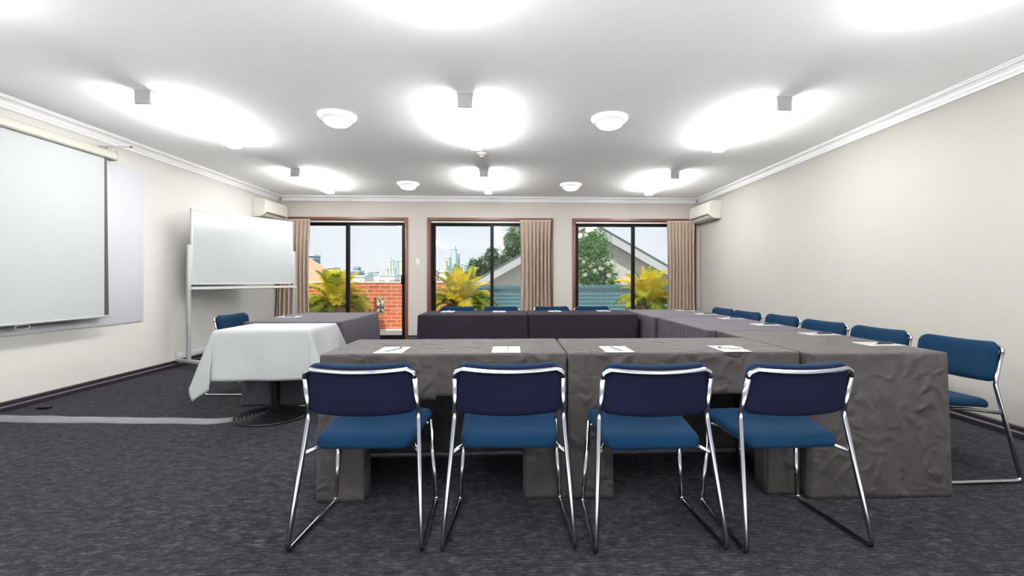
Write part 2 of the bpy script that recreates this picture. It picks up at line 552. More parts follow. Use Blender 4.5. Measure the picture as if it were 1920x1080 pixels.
def prism(bm, poly, axis, a, b, mi=0):
    """extrude a 2D polygon: axis 'x' -> poly is (y,z); 'y' -> (x,z); 'z' -> (x,y)"""
    def mk(p, t):
        return {'x': (t, p[0], p[1]), 'y': (p[0], t, p[1]), 'z': (p[0], p[1], t)}[axis]
    A = [bm.verts.new(mk(p, a)) for p in poly]
    B = [bm.verts.new(mk(p, b)) for p in poly]
    n = len(poly)
    bm.faces.new(A).material_index = mi
    bm.faces.new(B[::-1]).material_index = mi
    for i in range(n):
        bm.faces.new((A[i], A[(i + 1) % n], B[(i + 1) % n], B[i])).material_index = mi

# ------------------------------------------------------------ the room
XL, XR, YB, YF, ZC = -4.25, 3.56, 8.45, -5.2, 2.63
TW = 0.22
YW = 0.8        # the side walls are built from here on; the room behind the camera is open to the sky
DH = 2.20      # opening height
DOORS = [(-4.15, -1.94), (-1.49, 0.735), (1.195, 3.44)]

def struct(name, bm, m, smooth=False):
    return tag(obj(name, bm, m, None, smooth), kind='structure')

# carpet in the seating area; unseen pale floor added behind the camera to bounce light upward
bm = bmesh.new(); bx(bm, XL - TW, XR + TW, 0.9, YB + TW, -0.2, 0, 0); bx(bm, XL - TW, XR + TW, YF - TW, 0.9, -0.2, 0, 1)
struct('floor', bm, [M['carpet'], M['bounce_floor']])
bm = bmesh.new(); bx(bm, XL - TW, XR + TW, YF - TW, YB + TW, ZC, ZC + 0.35); struct('ceiling', bm, M['ceiling'])
bm = bmesh.new(); bx(bm, XL - TW, XL, YW, YB + TW, 0, ZC); struct('wall_left', bm, M['wall_left'])
bm = bmesh.new(); bx(bm, XR, XR + TW, YW, YB + TW, 0, ZC); struct('wall_right', bm, M['wall'])
bm = bmesh.new()
edges = [XL] + [v for d in DOORS for v in d] + [XR]
for i in range(0, len(edges), 2):
    bx(bm, edges[i], edges[i + 1], YB, YB + TW, 0, ZC)
for a, b in DOORS:
    bx(bm, a, b, YB, YB + TW, DH, ZC)
struct('wall_back', bm, M['wall_back'])

# cornice: stepped cove profile, (out from wall, z)
CP = [(0, ZC), (0.10, ZC), (0.10, ZC - 0.008), (0.088, ZC - 0.010), (0.086, ZC - 0.018), (0.074, ZC - 0.022), (0.056, ZC - 0.030),
      (0.040, ZC - 0.044), (0.032, ZC - 0.058), (0.022, ZC - 0.062), (0.020, ZC - 0.070), (0.014, ZC - 0.074), (0.012, ZC - 0.084), (0, ZC - 0.084)]
bm = bmesh.new(); prism(bm, [(XL + d, z) for d, z in CP], 'y', YW, YB - 0.001); struct('trim_1', bm, M['cornice'])
bm = bmesh.new(); prism(bm, [(XR - d * 0.9, z) for d, z in CP], 'y', YW, YB - 0.001); struct('trim_2', bm, M['cornice'])
bm = bmesh.new(); prism(bm, [(YB - d, z) for d, z in CP], 'x', XL + 0.1, XR - 0.09); struct('trim_3', bm, M['cornice'])
# skirting, the highlight along its step painted as a pale strip
def skirt(name, segs):
    bm = bmesh.new()
    for ax, w, s, a, b in segs:
        p = [(w, 0), (w, 0.085), (w + s * 0.010, 0.085), (w + s * 0.016, 0.078), (w + s * 0.016, 0.048), (w + s * 0.030, 0.044), (w + s * 0.030, 0.0)]
        prism(bm, p, ax, a, b, 0)
        q = [(w + s * 0.0162, 0.0485), (w + s * 0.0305, 0.0445), (w + s * 0.0305, 0.038), (w + s * 0.0162, 0.040)]
        prism(bm, q, ax, a, b, 1)
    tag(obj(name, bm, [M['skirting'], M['skirting_highlight']]), kind='structure')
skirt('baseboard_left', [('y', XL, 1, YW, YB)])
skirt('baseboard_right', [('y', XR, -1, YW, YB)])
skirt('baseboard_back', [('x', YB, -1, XL, -4.20), ('x', YB, -1, -1.89, -1.54), ('x', YB, -1, 0.785, 1.145), ('x', YB, -1, 3.49, XR)])
# cable trunking on the left wall past the whiteboard
bm = bmesh.new(); bx(bm, XL, XL + 0.03, 5.95, 8.40, 0.10, 0.17, 0, 0.004); struct('trim_4', bm, M['white_metal'], True)

# sliding doors
def sliding_door(n, x0, x1, mull, handle_x, hside):
    root = thing('door_%d' % n, None, None, ((x0 + x1) / 2, YB, 0), 0, None, 'structure')
    cx = (x0 + x1) / 2
    a, b = x0 - cx, x1 - cx
    t = 0.05
    bm = bmesh.new()
    bx(bm, a - t, a, -0.02, 0.02, 0, DH + t, 0, 0.003)
    bx(bm, b, b + t, -0.02, 0.02, 0, DH + t, 0, 0.003)
    bx(bm, a, a + 0.012, 0.02, 0.12, 0, DH)
    bx(bm, b - 0.012, b, 0.02, 0.12, 0, DH)
    obj('architrave', bm, M['timber'], root, 35)
    bm = bmesh.new()
    bx(bm, a, b, -0.02, 0.02, DH, DH + t, 0, 0.003)
    bx(bm, a + 0.012, b - 0.012, 0.02, 0.12, DH - 0.012, DH)
    obj('head_architrave', bm, M['timber_h'], root, 35)
    box('curtain_track', a + 0.02, b - 0.02, 0.025, 0.055, DH - 0.040, DH - 0.013, M['white_plastic'], root)
    # fixed outer frame
    bm = bmesh.new()
    y0, y1 = 0.08, 0.16
    bx(bm, a + 0.012, a + 0.045, y0, y1, 0.0, DH - 0.012)
    bx(bm, b - 0.045, b - 0.012, y0, y1, 0.0, DH - 0.012)
    bx(bm, a + 0.045, b - 0.045, y0, y1, DH - 0.062, DH - 0.012)
    bx(bm, a + 0.045, b - 0.045, y0, y1, 0.0, 0.03)
    obj('outer_frame', bm, M['black_alu'], root)
    m = mull - cx
    for (p, q, yy, nm) in ((a + 0.045, m + 0.03, 0.128, 'fixed_panel' if hside > 0 else 'sliding_panel'),
                           (m - 0.03, b - 0.045, 0.092, 'sliding_panel' if hside > 0 else 'fixed_panel')):
        bm = bmesh.new()
        w = 0.038
        zt = DH - 0.062
        bx(bm, p, p + (0.06 if p == m - 0.03 else w), yy, yy + 0.03, 0.03, zt)
        bx(bm, q - (0.06 if q == m + 0.03 else w), q, yy, yy + 0.03, 0.03, zt)
        bx(bm, p + w, q - w, yy + 0.001, yy + 0.029, zt - 0.03, zt)
        bx(bm, p + w, q - w, yy + 0.001, yy + 0.029, 0.03, 0.075)
        pn = obj(nm, bm, M['black_alu'], root)
        box('glass_pane', p + w, q - w, yy + 0.013, yy + 0.018, 0.075, zt - 0.03, M['glass'], pn)
    hx = handle_x - cx
    bm = bmesh.new()
    bx(bm, hx - 0.022, hx + 0.022, 0.045, 0.10, 1.03, 1.19, 0, 0.006)
    obj('door_handle', bm, M['black_alu'], root, 35)
sliding_door(1, *DOORS[0], -3.02, DOORS[0][1] - 0.07, 1)
sliding_door(2, *DOORS[1], -0.355, DOORS[1][0] + 0.07, -1)
sliding_door(3, *DOORS[2], 2.32, DOORS[2][1] - 0.07, 1)

# white painted projection area on the left wall
bm = bmesh.new(); bx(bm, XL, XL + 0.012, 2.2, 5.43, 0.63, 2.36, 0, 0.003)
tag(obj('wall_panel', bm, M['white_paint'], None, 35), 'large white panel on the left wall behind the pull-down screen', 'panel')

# curtains
def curtain(label, x0, x1, npl, seed, zt=2.185, y=None, depth=0.045):
    rnd = random.Random(seed)
    y = y or YB - 0.085
    root = thing('curtain', label, 'curtain', ((x0 + x1) / 2, y, 0), 0, 'beige pleated curtains beside the glass doors')
    bm = bmesh.new()
    NX, NZ = npl * 12, 44
    ph = [rnd.uniform(-0.9, 0.9) for _ in range(npl + 2)]
    am = [rnd.uniform(0.65, 1.15) for _ in range(npl + 2)]
    w = x1 - x0
    for side in (0, 1):
        grid = []
        for j in range(NZ + 1):
            t = j / NZ
            z = zt - t * (zt - 0.02)
            row = []
            head = max(0, 1 - t / 0.055)
            for i in range(NX + 1):
                s = i / NX * npl
                k = int(min(s, npl - 1)); fr = s - k
                a = am[k] * (1 - fr) + am[k + 1] * fr
                p = ph[k] * (1 - fr) + ph[k + 1] * fr
                sw = 1 - 0.06 * math.sin(PI * min(1, t * 1.3)) * (1 if t < .75 else .6)
                xx = ((i / NX - 0.5) * w) * sw + 0.006 * math.sin(s * 2 * PI + p) * t
                yy = depth * a * math.sin(s * 2 * PI + p * t * 1.4) * (0.45 + 0.55 * min(1, t * 3)) * (1 - 0.35 * head)
                yy += 0.006 * math.sin(s * 2 * PI * 3) * (1 if t < 0.06 else max(0, 1 - (t - .06) / .06)) + 0.006 * noise.noise((s * 1.3, t * 6, seed))
                row.append(bm.verts.new((xx, yy + side * 0.004, z)))
            grid.append(row)
        for j in range(NZ):
            for i in range(NX):
                q = (grid[j][i], grid[j][i + 1], grid[j + 1][i + 1], grid[j + 1][i])
                bm.faces.new(q if side else q[::-1])
        if side == 0: g0 = grid
        else:
            for j in range(NZ):
                bm.faces.new((g0[j][0], g0[j + 1][0], grid[j + 1][0], grid[j][0]))
                bm.faces.new((g0[j][-1], grid[j][-1], grid[j + 1][-1], g0[j + 1][-1]))
    obj('curtain_drape', bm, M['curtain'], root, 'all')
    bm = bmesh.new()
    tube(bm, [(-w / 2, 0.0, zt + 0.004), (w / 2, 0.0, zt + 0.004)], 0.009, 8)
    obj('curtain_rod', bm, M['white_plastic'], root, 35)
    return root
curtain('beige curtain at the left corner behind the mobile whiteboard', -4.20, -3.62, 8, 1)
curtain('beige curtain gathered at the right of the middle glass door', 0.165, 0.735, 8, 2)
curtain('beige curtain gathered at the right of the right-hand glass door under the air conditioner', 2.905, 3.43, 8, 3)

# light switch
r = thing('light_switch', 'white light switch on the wall between the left and middle glass doors', 'switch', (-1.716, YB, 1.43))
box('switch_plate', -0.036, 0.036, -0.009, 0, -0.058, 0.058, M['white_plastic'], r, 0.003)
box('rocker', -0.010, 0.010, -0.014, -0.008, -0.018, 0.018, M['cream_plastic'], r, 0.002)

# ------------------------------------------------------------ ceiling fittings
def batten(x, y, label, ln=1.25):
    r = thing('fluorescent_batten_light', label, 'ceiling light', (x, y, ZC), 0, 'fluorescent battens on the ceiling')
    bm = bmesh.new()
    # body plate against ceiling
    bx(bm, -0.064, 0.064, 0.0, ln, -0.016, -0.001)
    obj('mounting_plate', bm, M['endcap'], r)
    bm = bmesh.new()
    prof = [(-0.062, -0.016), (0.062, -0.016), (0.055, -0.108), (0.050, -0.112), (-0.050, -0.112), (-0.055, -0.108)]
    prism(bm, prof, 'y', 0.026, ln)
    bm.faces.ensure_lookup_table()
    for f in bm.faces:
        f.normal_update()
        if abs(f.normal.x) > 0.7: f.material_index = 1
    obj('diffuser', bm, [M['batten'], M['batten_side']], r)
    bm = bmesh.new()
    prof = [(-0.064, -0.016), (0.064, -0.016), (0.057, -0.112), (-0.057, -0.112)]
    prism(bm, prof, 'y', 0.0, 0.0255)
    obj('end_cap', bm, M['endcap'], r)
    return r
B0 = batten(-2.95, 3.765, 'long lit batten on the ceiling just in front of the projection screen end')
for x, y, l in [(-0.375, 3.73, 'lit batten in the centre of the ceiling, nearer the camera than the smoke detector'),
                (2.275, 3.69, 'long lit batten on the ceiling nearest the right wall, second one from the camera'),
                (-2.955, 6.35, 'far left lit batten on the ceiling above the mobile whiteboard'),
                (-0.372, 6.26, 'far centre lit batten on the ceiling beyond the smoke detector'),
                (2.295, 6.27, 'far right lit batten on the ceiling near the right air conditioner'),
                (-0.380, 1.165, 'centre lit batten cut by the top edge of the photo'),
                (2.272, 1.080, 'right lit batten cut by the top edge of the photo')]:
    dup(B0, (x, y, ZC), 0, l)
dup(B0, (-2.95, 1.13, ZC), 0, 'left lit batten on the ceiling beside the near end of the projection screen')
for x, l in ((-2.95, 'left'), (-0.38, 'centre'), (2.27, 'right')):  # rows out of view, added to brighten the ceiling
    dup(B0, (x, -1.45, ZC), 0, l + ' lit batten added out of view behind the camera to brighten the ceiling')
    dup(B0, (x, -4.0, ZC), 0, l + ' lit batten added out of view in the last row behind the camera')

def dome(x, y, label):
    r = thing('dome_ceiling_light', label, 'ceiling light', (x, y, ZC), 0, 'round dome lights on the ceiling')
    bm = bmesh.new()
    lathe(bm, [(0, 0), (0.17, 0), (0.172, -0.012), (0.168, -0.022), (0.158, -0.034), (0.140, -0.048), (0.128, -0.052), (0.124, -0.048)], 48)
    obj('rim', bm, M['dome_rim'], r, 'all')
    bm = bmesh.new()
    lathe(bm, [(0.128, -0.050), (0.120, -0.070), (0.100, -0.088), (0.07, -0.100), (0.035, -0.106), (0, -0.108)], 48)
    obj('glass_bowl', bm, M['dome'], r, 'all')
    return r
D0 = dome(-1.605, 4.28, 'near left round dome light on the ceiling')
dup(D0, (0.925, 4.24, ZC), 0, 'near right round dome light on the ceiling')
dup(D0, (-1.62, 7.25, ZC), 0, 'small far left round dome light on the ceiling near the back wall')
dup(D0, (0.955, 7.22, ZC), 0, 'small far right round dome light on the ceiling near the back wall')

r = thing('smoke_detector', 'small round smoke detector on the ceiling between two centre battens', 'smoke detector', (-0.352, 5.50, ZC))
bm = bmesh.new(); lathe(bm, [(0, 0), (0.058, 0), (0.058, -0.012), (0.050, -0.020), (0.046, -0.022)], 28); obj('base', bm, M['cream_plastic'], r, 35)
bm = bmesh.new(); lathe(bm, [(0.044, -0.020), (0.042, -0.030), (0.030, -0.034), (0.028, -0.050), (0.018, -0.054), (0, -0.055)], 28); obj('sensor', bm, M['grey_plastic'], r, 35)

# ------------------------------------------------------------ air conditioners
def aircon(loc, rz, label, ln):
    r = thing('air_conditioner', label, 'air conditioner', loc, rz, 'split air conditioners high in the back corners')
    h = 0.30
    # profile (out, z): wall side at 0; local x = length, local y = outward
    prof = [(0, 0), (0, h), (0.165, h), (0.195, h - 0.012), (0.208, h - 0.04), (0.210, 0.085), (0.200, 0.060), (0.150, 0.018), (0.115, 0.0)]
    bm = bmesh.new(); prism(bm, prof, 'x', 0, ln)
    bmesh.ops.bevel(bm, geom=[e for e in bm.edges if abs(e.verts[0].co.x - e.verts[1].co.x) < 1e-4], offset=0.006, segments=2, affect='EDGES')
    obj('casing', bm, M['cream_plastic'], r, 40)
    bm = bmesh.new(); prism(bm, [(0.2115, 0.082), (0.2015, 0.057), (0.1515, 0.0165), (0.1665, 0.030), (0.198, 0.062), (0.206, 0.086)], 'x', 0.05, ln - 0.05)
    obj('outlet_slot', bm, M['dark_slot'], r)
    bm = bmesh.new(); prism(bm, [(0.205, 0.052), (0.207, 0.049), (0.165, 0.012), (0.160, 0.014)], 'x', 0.06, ln - 0.06)
    obj('louvre', bm, M['cream_plastic'], r)
    box('front_seam', 0.02, ln - 0.02, 0.2095, 0.2112, 0.205, 0.208, M['grey_plastic'], r)
    return r
aircon((XL, 8.42, 2.15), -PI / 2, 'cream split air conditioner above the whiteboard in the left back corner', 0.76)
aircon((XR, 7.56, 2.15), PI / 2, 'cream split air conditioner above the curtain in the right back corner', 0.86)

# ------------------------------------------------------------ projection screen
r = thing('projection_screen', 'white pull-down projection screen with black side border on left wall', 'projection screen', (XL + 0.13, 0, 0))
y0, y1 = 2.70, 4.885
bm = bmesh.new()
pr = [(-0.045, 2.345), (0.030, 2.345), (0.042, 2.357), (0.045, 2.40), (0.036, 2.425), (0.02, 2.432), (-0.045, 2.432)]
prism(bm, pr, 'y', y0, y1); obj('casing', bm, M['case'], r, 30)
bm = bmesh.new()
bx(bm, -0.05, 0.047, y1, y1 + 0.012, 2.338, 2.440, 0, 0.004)
bx(bm, -0.11, 0.0, y1 - 0.055, y1 - 0.003, 2.430, 2.475, 0, 0.003)
bx(bm, -0.125, -0.05, y1 - 0.06, y1 - 0.0, 2.345, 2.475, 0, 0.003)
obj('end_bracket', bm, M['case'], r, 35)
bm = bmesh.new()
bx(bm, -0.0015, 0.0015, y0 + 0.08, 4.785, 0.745, 2.346)
obj('screen_fabric', bm, M['screen'], r)
bm = bmesh.new()
prism(bm, [(4.785, 2.346), (4.812, 2.346), (4.836, 0.745), (4.785, 0.745)], 'x', -0.0022, 0.0022)
obj('black_border', bm, M['screen_border'], r)
bm = bmesh.new()
tube(bm, [(0, y0 + 0.06, 0.736), (0, 4.86, 0.736)], 0.011, 10)
obj('bottom_bar', bm, M['grey_metal'], r, 35)
bm = bmesh.new()
pts = [(0.012, 4.0 + 0.06 * math.cos(a), 0.72 + 0.022 * math.sin(a) - 0.012) for a in [2 * PI * k / 22 for k in range(23)]]
tube(bm, pts, 0.0018, 6)
obj('pull_cord', bm, M['grey_plastic'], r)
r2 = thing('bracket_arm', 'slim white arm with black tip above the right end of the screen casing', 'bracket', (XL + 0.005, 4.86, 2.486))
bm = bmesh.new(); tube(bm, [(0.0, 0, -0.004), (0.30, 0.03, 0.0)], [0.010, 0.007], 10); obj('rod', bm, M['white_plastic'], r2, 35)
bm = bmesh.new(); tube(bm, [(0.299, 0.03, 0), (0.312, 0.031, 0)], 0.0085, 10); obj('tip', bm, M['rubber'], r2, 35)

# ------------------------------------------------------------ mobile whiteboard
ang = math.atan2(1.32, 0.61)
r = thing('mobile_whiteboard', 'whiteboard on a grey wheeled stand by the left wall', 'whiteboard', (-4.02, 5.90, 0), ang)
LB = 1.455
bm = bmesh.new(); bx(bm, 0, LB, -0.008, 0.008, 1.06, 1.99); obj('board', bm, M['board'], r)
bm = bmesh.new()
for a in ((-0.012, 0.010, 1.045, 2.005), (LB - 0.010, LB + 0.012, 1.045, 2.005)):
    bx(bm, a[0], a[1], -0.014, 0.014, a[2], a[3], 0, 0.003)
bx(bm, 0.01, LB - 0.01, -0.012, 0.012, 1.985, 2.003)
bx(bm, 0.01, LB - 0.01, -0.012, 0.012, 1.046, 1.063)
obj('board_frame', bm, M['white_metal'], r, 35)
for sx in (0.0, LB - 0.02):
    box('corner_cap', sx - 0.004, sx + 0.022, -0.017, 0.017, 1.985, 2.008, M['grey_plastic'], r, 0.003)
bm = bmesh.new()
bx(bm, -0.01, LB + 0.01, -0.095, -0.014, 0.985, 0.992)
bx(bm, -0.01, LB + 0.01, -0.098, -0.093, 0.985, 1.012)
bx(bm, -0.01, LB + 0.01, -0.020, 0.020, 0.975, 1.015)
obj('pen_tray', bm, M['white_metal'], r)
for sx in (-0.055, LB + 0.012):
    bm = bmesh.new()
    bx(bm, sx, sx + 0.042, -0.020, 0.020, 0.105, 1.55, 0, 0.004)
    obj('post', bm, M['grey_metal'], r, 35)
    bm = bmesh.new()
    bx(bm, sx, sx + 0.042, -0.26, 0.26, 0.065, 0.105, 0, 0.004)
    f = obj('foot_bar', bm, M['grey_metal'], r, 35)
    for sy in (-0.235, 0.235):
        bm = bmesh.new()
        for dx in (-0.013, 0.013):
            tube(bm, [(sx + 0.021 + dx - 0.008, sy, 0.027), (sx + 0.021 + dx + 0.008, sy, 0.027)], 0.027, 18)
        bx(bm, sx + 0.012, sx + 0.030, sy - 0.022, sy + 0.022, 0.036, 0.066, 0, 0.003)
        obj('caster', bm, M['black_iron'], f, 35)
# markers and a duster lying on the tray
def tray_item(lx, name, m, label, cat, ln=0.12, rad=0.008):
    d = Vector((math.cos(ang), math.sin(ang), 0)); n = Vector((-math.sin(ang), math.cos(ang), 0))
    p = Vector((-4.02, 5.90, 0)) + d * lx - n * 0.055
    q = p + d * ln
    bm = bmesh.new(); tube(bm, [(p.x, p.y, 0.9925 + rad), (q.x, q.y, 0.9925 + rad)], rad, 10)
    tag(obj(name, bm, m, None, 35), label, cat, 'markers on the whiteboard tray' if name == 'marker_pen' else None)
M['marker_b'] = mat('marker_black', (0.03, 0.025, 0.025), 0.4)
M['marker_r'] = mat('marker_brown', (0.16, 0.07, 0.05), 0.4)
for k, (lx, mm, l) in enumerate([(0.90, 'marker_r', 'brown marker pen on the whiteboard tray, nearest the camera'),
                                 (1.06, 'marker_b', 'black marker pen on the tray, second from the near end of the row'),
                                 (1.20, 'marker_r', 'brown marker pen between the two black ones on the tray'),
                                 (1.33, 'marker_b', 'black marker pen at the far end of the whiteboard tray')]):
    tray_item(lx, 'marker_pen', M[mm], l, 'marker pen', 0.115)

# ------------------------------------------------------------ chairs
def pad_mesh(w, h, rc, prof, fmap, nout=10, ns=7):
    """rounded rectangle pad. w,h full size; rc corner radii (bottomleft.. all 4); prof = list of (scale inset, offset t);
    fmap(u,v,t)->xyz"""
    bm = bmesh.new()
    def outline(ins):
        pts = []
        cs = [(w / 2, h / 2, 0), (-w / 2, h / 2, 1), (-w / 2, -h / 2, 2), (w / 2, -h / 2, 3)]
        for i, (cx, cy, q) in enumerate(cs):
            r_ = rc[i]
            r2_ = max(r_ - ins, 0.004)
            ox = cx - math.copysign(r_ if r_ > ins else ins + 0.004, cx)
            oy = cy - math.copysign(r_ if r_ > ins else ins + 0.004, cy)
            for k in range(ns + 1):
                a = q * PI / 2 + k / ns * PI / 2
                pts.append((ox + r2_ * math.cos(a), oy + r2_ * math.sin(a)))
            # straight to the next corner: subdivisions
            nx, ny, nq = cs[(i + 1) % 4]
            rn = rc[(i + 1) % 4]
            a2 = nq * PI / 2
            ex = nx - math.copysign(rn if rn > ins else ins + 0.004, nx) + max(rn - ins, 0.004) * math.cos(a2)
            ey = ny - math.copysign(rn if rn > ins else ins + 0.004, ny) + max(rn - ins, 0.004) * math.sin(a2)
            lx, ly = pts[-1]
            for k in range(1, nout):
                t = k / nout
                pts.append((lx + (ex - lx) * t, ly + (ey - ly) * t))
        return pts
    rings = []
    for ins, t in prof:
        if ins >= 0:
            o = outline(ins)
        else:   # scaled ring: -ins is scale
            o = [(x * -ins, y * -ins) for x, y in outline(0.03)]
        rings.append([bm.verts.new(fmap(x, y, t)) for x, y in o])
    for a, b in zip(rings, rings[1:]):
        n = len(a)
        for k in range(n):
            bm.faces.new((a[k], a[(k + 1) % n], b[(k + 1) % n], b[k]))
    for rg, t in ((rings[0], prof[0][1]), (rings[-1], prof[-1][1])):
        c = bm.verts.new(fmap(0, 0, t))
        n = len(rg)
        for k in range(n):
            bm.faces.new((rg[k], rg[(k + 1) % n], c))
    return bm

def make_chair():
    r = thing('stacking_chair', 'x', 'chair', (0, 0, 0), 0)
    R = 0.0108
    # backrest pad: u across, v up, t out to the back(-)/front(+)
    zc, hb, wb_ = 0.655, 0.222, 0.452
    def fb(u, v, t):
        c = -0.030 * (1 - (u / (wb_ / 2)) ** 2)          # centre bowed towards the rear
        ybase = -0.115 - (v) * 0.16                        # leans back going up
        sag = -0.012 * (1 - (u / (wb_ / 2)) ** 2)
        return (u, ybase + c + t, zc + v + sag * (1.0 if v < 0 else 0.9))
    T = 0.017
    prof = [(-0.3, -T), (-0.6, -T), (-0.85, -T), (0.03, -T), (0.008, -T * 0.9), (0.0, -T * 0.4), (0.0, T * 0.3), (0.004, T * 0.75), (0.012, T * 1.05),
            (0.03, T * 1.25), (-0.85, T * 1.3), (-0.6, T * 1.35), (-0.3, T * 1.35)]
    bmk = pad_mesh(wb_, hb, (0.055, 0.055, 0.03, 0.03), prof, fb)
    obj('backrest', bmk, M['blue'], r, 'all')
    # thin rear layer: shade on the same blue fabric, put into darker navy
    prof2 = [(-0.3, -T - 0.003), (-0.6, -T - 0.003), (-0.85, -T - 0.003), (0.03, -T - 0.003), (0.012, -T - 0.0025), (0.007, -T * 0.9 - 0.001), (0.007, -T * 0.8)]
    obj('shaded_back', pad_mesh(wb_, hb, (0.055, 0.055, 0.03, 0.03), prof2, fb), M['blue_shaded'], r, 'all')
    # seat
    ws, ds = 0.46, 0.38
    def fs(u, v, t):
        k = (v / ds + 0.5)
        wsc = 0.90 + 0.10 * k
        z = 0.418 + 0.030 * k - 0.008 * math.cos(u / (ws / 2) * PI / 2) * (1 - abs(2 * k - 1)) - (0.020 * max(0, (k - 0.86) / 0.14) ** 2) - 0.014 * max(0, (0.15 - k) / 0.15) ** 2
        return (u * wsc, 0.072 + v, z + t)
    T2 = 0.024
    prof = [(-0.3, -T2), (-0.7, -T2), (0.035, -T2), (0.014, -T2), (0.003, -T2 * 0.6), (0.0, 0.0), (0.005, T2 * 0.55), (0.016, T2 * 0.9), (0.035, T2 * 1.05),
            (-0.85, T2 * 1.12), (-0.6, T2 * 1.15), (-0.3, T2 * 1.15)]
    obj('seat', pad_mesh(ws, ds, (0.055, 0.055, 0.045, 0.045), prof, fs), M['blue'], r, 'all')
    # frame: each side a bent tube front leg - sled - rear leg - back upright; top rail joins them
    for s in (-1, 1):
        P = [(s * 0.222, 0.205, 0.418), (s * 0.246, 0.222, 0.06), (s * 0.250, 0.226, 0.022), (s * 0.270, -0.215, 0.0112), (s * 0.233, -0.098, 0.535),
             (s * 0.226, -0.150, 0.700)]
        P[2] = (s * 0.250, 0.226, 0.0112)
        pts = fillet(P, [0, 0.2, 0.025, 0.028, 0.10, 0], 5)
        bm = bmesh.new(); tube(bm, pts, R, 12)
        obj('side_frame', bm, M['chrome'], r, 'all')
    # top rail follows the bowed back
    pts = [(-0.226, -0.150, 0.699), (-0.225, -0.156, 0.722)]
    for k in range(13):
        u = -0.195 + 0.39 * k / 12
        c = -0.030 * (1 - (u / 0.226) ** 2)
        pts.append((u, -0.115 - 0.085 * 0.16 + c - 0.028, 0.740 - 0.012 * (1 - (u / 0.226) ** 2)))
    pts += [(0.225, -0.156, 0.722), (0.226, -0.150, 0.699)]
    pts = [pts[0], pts[1]] + pts[2:-2] + [pts[-2], pts[-1]]
    pts = fillet(pts, [0, 0.025] + [0.02] + [0] * 11 + [0.02] + [0.025, 0], 4)
    bm = bmesh.new(); tube(bm, pts, R, 12)
    obj('top_rail', bm, M['chrome'], r, 'all')
    for s in (-1, 1):
        bm = bmesh.new()
        tube(bm, [(s * 0.242, -0.122, 0.375), (s * 0.170, 0.02, 0.386), (s * 0.172, 0.20, 0.392), (s * 0.222, 0.205, 0.405)], 0.0085, 10)
        obj('seat_rail', bm, M['chrome'], r, 'all')
    for s in (-1, 1):
        bm = bmesh.new()
        tube(bm, [(s * 0.250, 0.205, 0.0112), (s * 0.2485, 0.232, 0.0125)], 0.0125, 10)
        obj('glide', bm, M['rubber'], r, 35)
    return r
CH = make_chair()
th = math.atan(35 / 853.0)
def Wc(Xc, Zc): return (Xc * math.cos(th) + Zc * math.sin(th), -Xc * math.sin(th) + Zc * math.cos(th))
chairs = []
fronts = [((-0.707, 1.832), (-0.715, 2.276), 'blue stacking chair leftmost of the four in the foreground, beside the white table'),
          ((-0.084, 1.842), (-0.097, 2.28), 'blue stacking chair second from the left in the foreground row'),
          ((0.534, 1.828), (0.512, 2.26), 'blue stacking chair third from the left in the foreground row'),
          ((1.140, 1.842), (1.105, 2.27), 'blue stacking chair rightmost of the four in the foreground row')]
first = True
def place(x, y, rz, label, group):
    global first
    if first:
        CH.location = (x, y, 0); CH.rotation_euler = (0, 0, rz); CH['label'] = label; CH['group'] = group
        first = False
        return CH
    return dup(CH, (x, y, 0), rz, label, group)
for (ra, fa, l) in fronts:
    a = Vector(Wc(*ra)); b = Vector(Wc(*fa))
    d = (b - a).normalized()
    c = a + d * 0.215
    place(c.x, c.y, math.atan2(d.y, d.x) - PI / 2, l, 'chairs in the foreground row')
def place_by_back(x, y, rz, label, group):
    # back centre is at local (0,-0.15)
    d = Vector((-math.sin(rz), math.cos(rz)))
    place(x + d.x * 0.15, y + d.y * 0.15, rz, label, group)
for (x, y, a, l) in [(2.700, 2.635, 4, 'blue chair nearest the camera along the right wall, seat and chrome leg showing'),
                     (2.685, 3.20, 5, 'blue chair back second from the camera along the right wall'),
                     (2.660, 3.75, 7, 'blue chair back third from the camera along the right wall'),
                     (2.665, 4.35, 5, 'blue chair back fourth from the camera along the right wall'),
                     (2.605, 4.91, 9, 'blue chair back second from the far end along the right wall'),
                     (2.610, 5.47, 4, 'smallest blue chair back at the far end of the right-wall row')]:
    place_by_back(x, y, PI / 2 + math.radians(a), l, 'chairs along the right wall')
for (x, y, l) in [(-0.686, 5.92, 'dark chair back at the far table in front of the palm, leftmost there'),
                  (-0.130, 5.92, 'dark chair back at the far table, second from left in its row'),
                  (0.532, 5.92, 'dark chair back at the far table just right of the middle curtain'),
                  (1.056, 5.92, 'dark chair back at the far table below the right-hand glass door')]:
    place_by_back(x, y, PI, l, 'chairs behind the far table')
place_by_back(-2.83, 4.72, -PI / 2 - math.radians(4), 'blue chair behind the left side table near the whiteboard', 'chair at the left table')

# ------------------------------------------------------------ tables and cloths
TH = 0.735
def table(x0, x1, y0, y1, label, group):
    r = thing('folding_table', label, 'table', ((x0 + x1) / 2, (y0 + y1) / 2, 0), 0, group)
    a, b = (x1 - x0) / 2 - 0.012, (y1 - y0) / 2 - 0.012
    box('tabletop', -a, a, -b, b, TH - 0.034, TH - 0.006, M['laminate'], r)
    for sx in (-1, 1):
        for sy in (-1, 1):
            bm = bmesh.new()
            tube(bm, [(sx * (a - 0.06), sy * (b - 0.06), 0.0), (sx * (a - 0.06), sy * (b - 0.06), TH - 0.034)], 0.0125, 10)
            obj('leg', bm, M['black_iron'], r, 35)
    return r

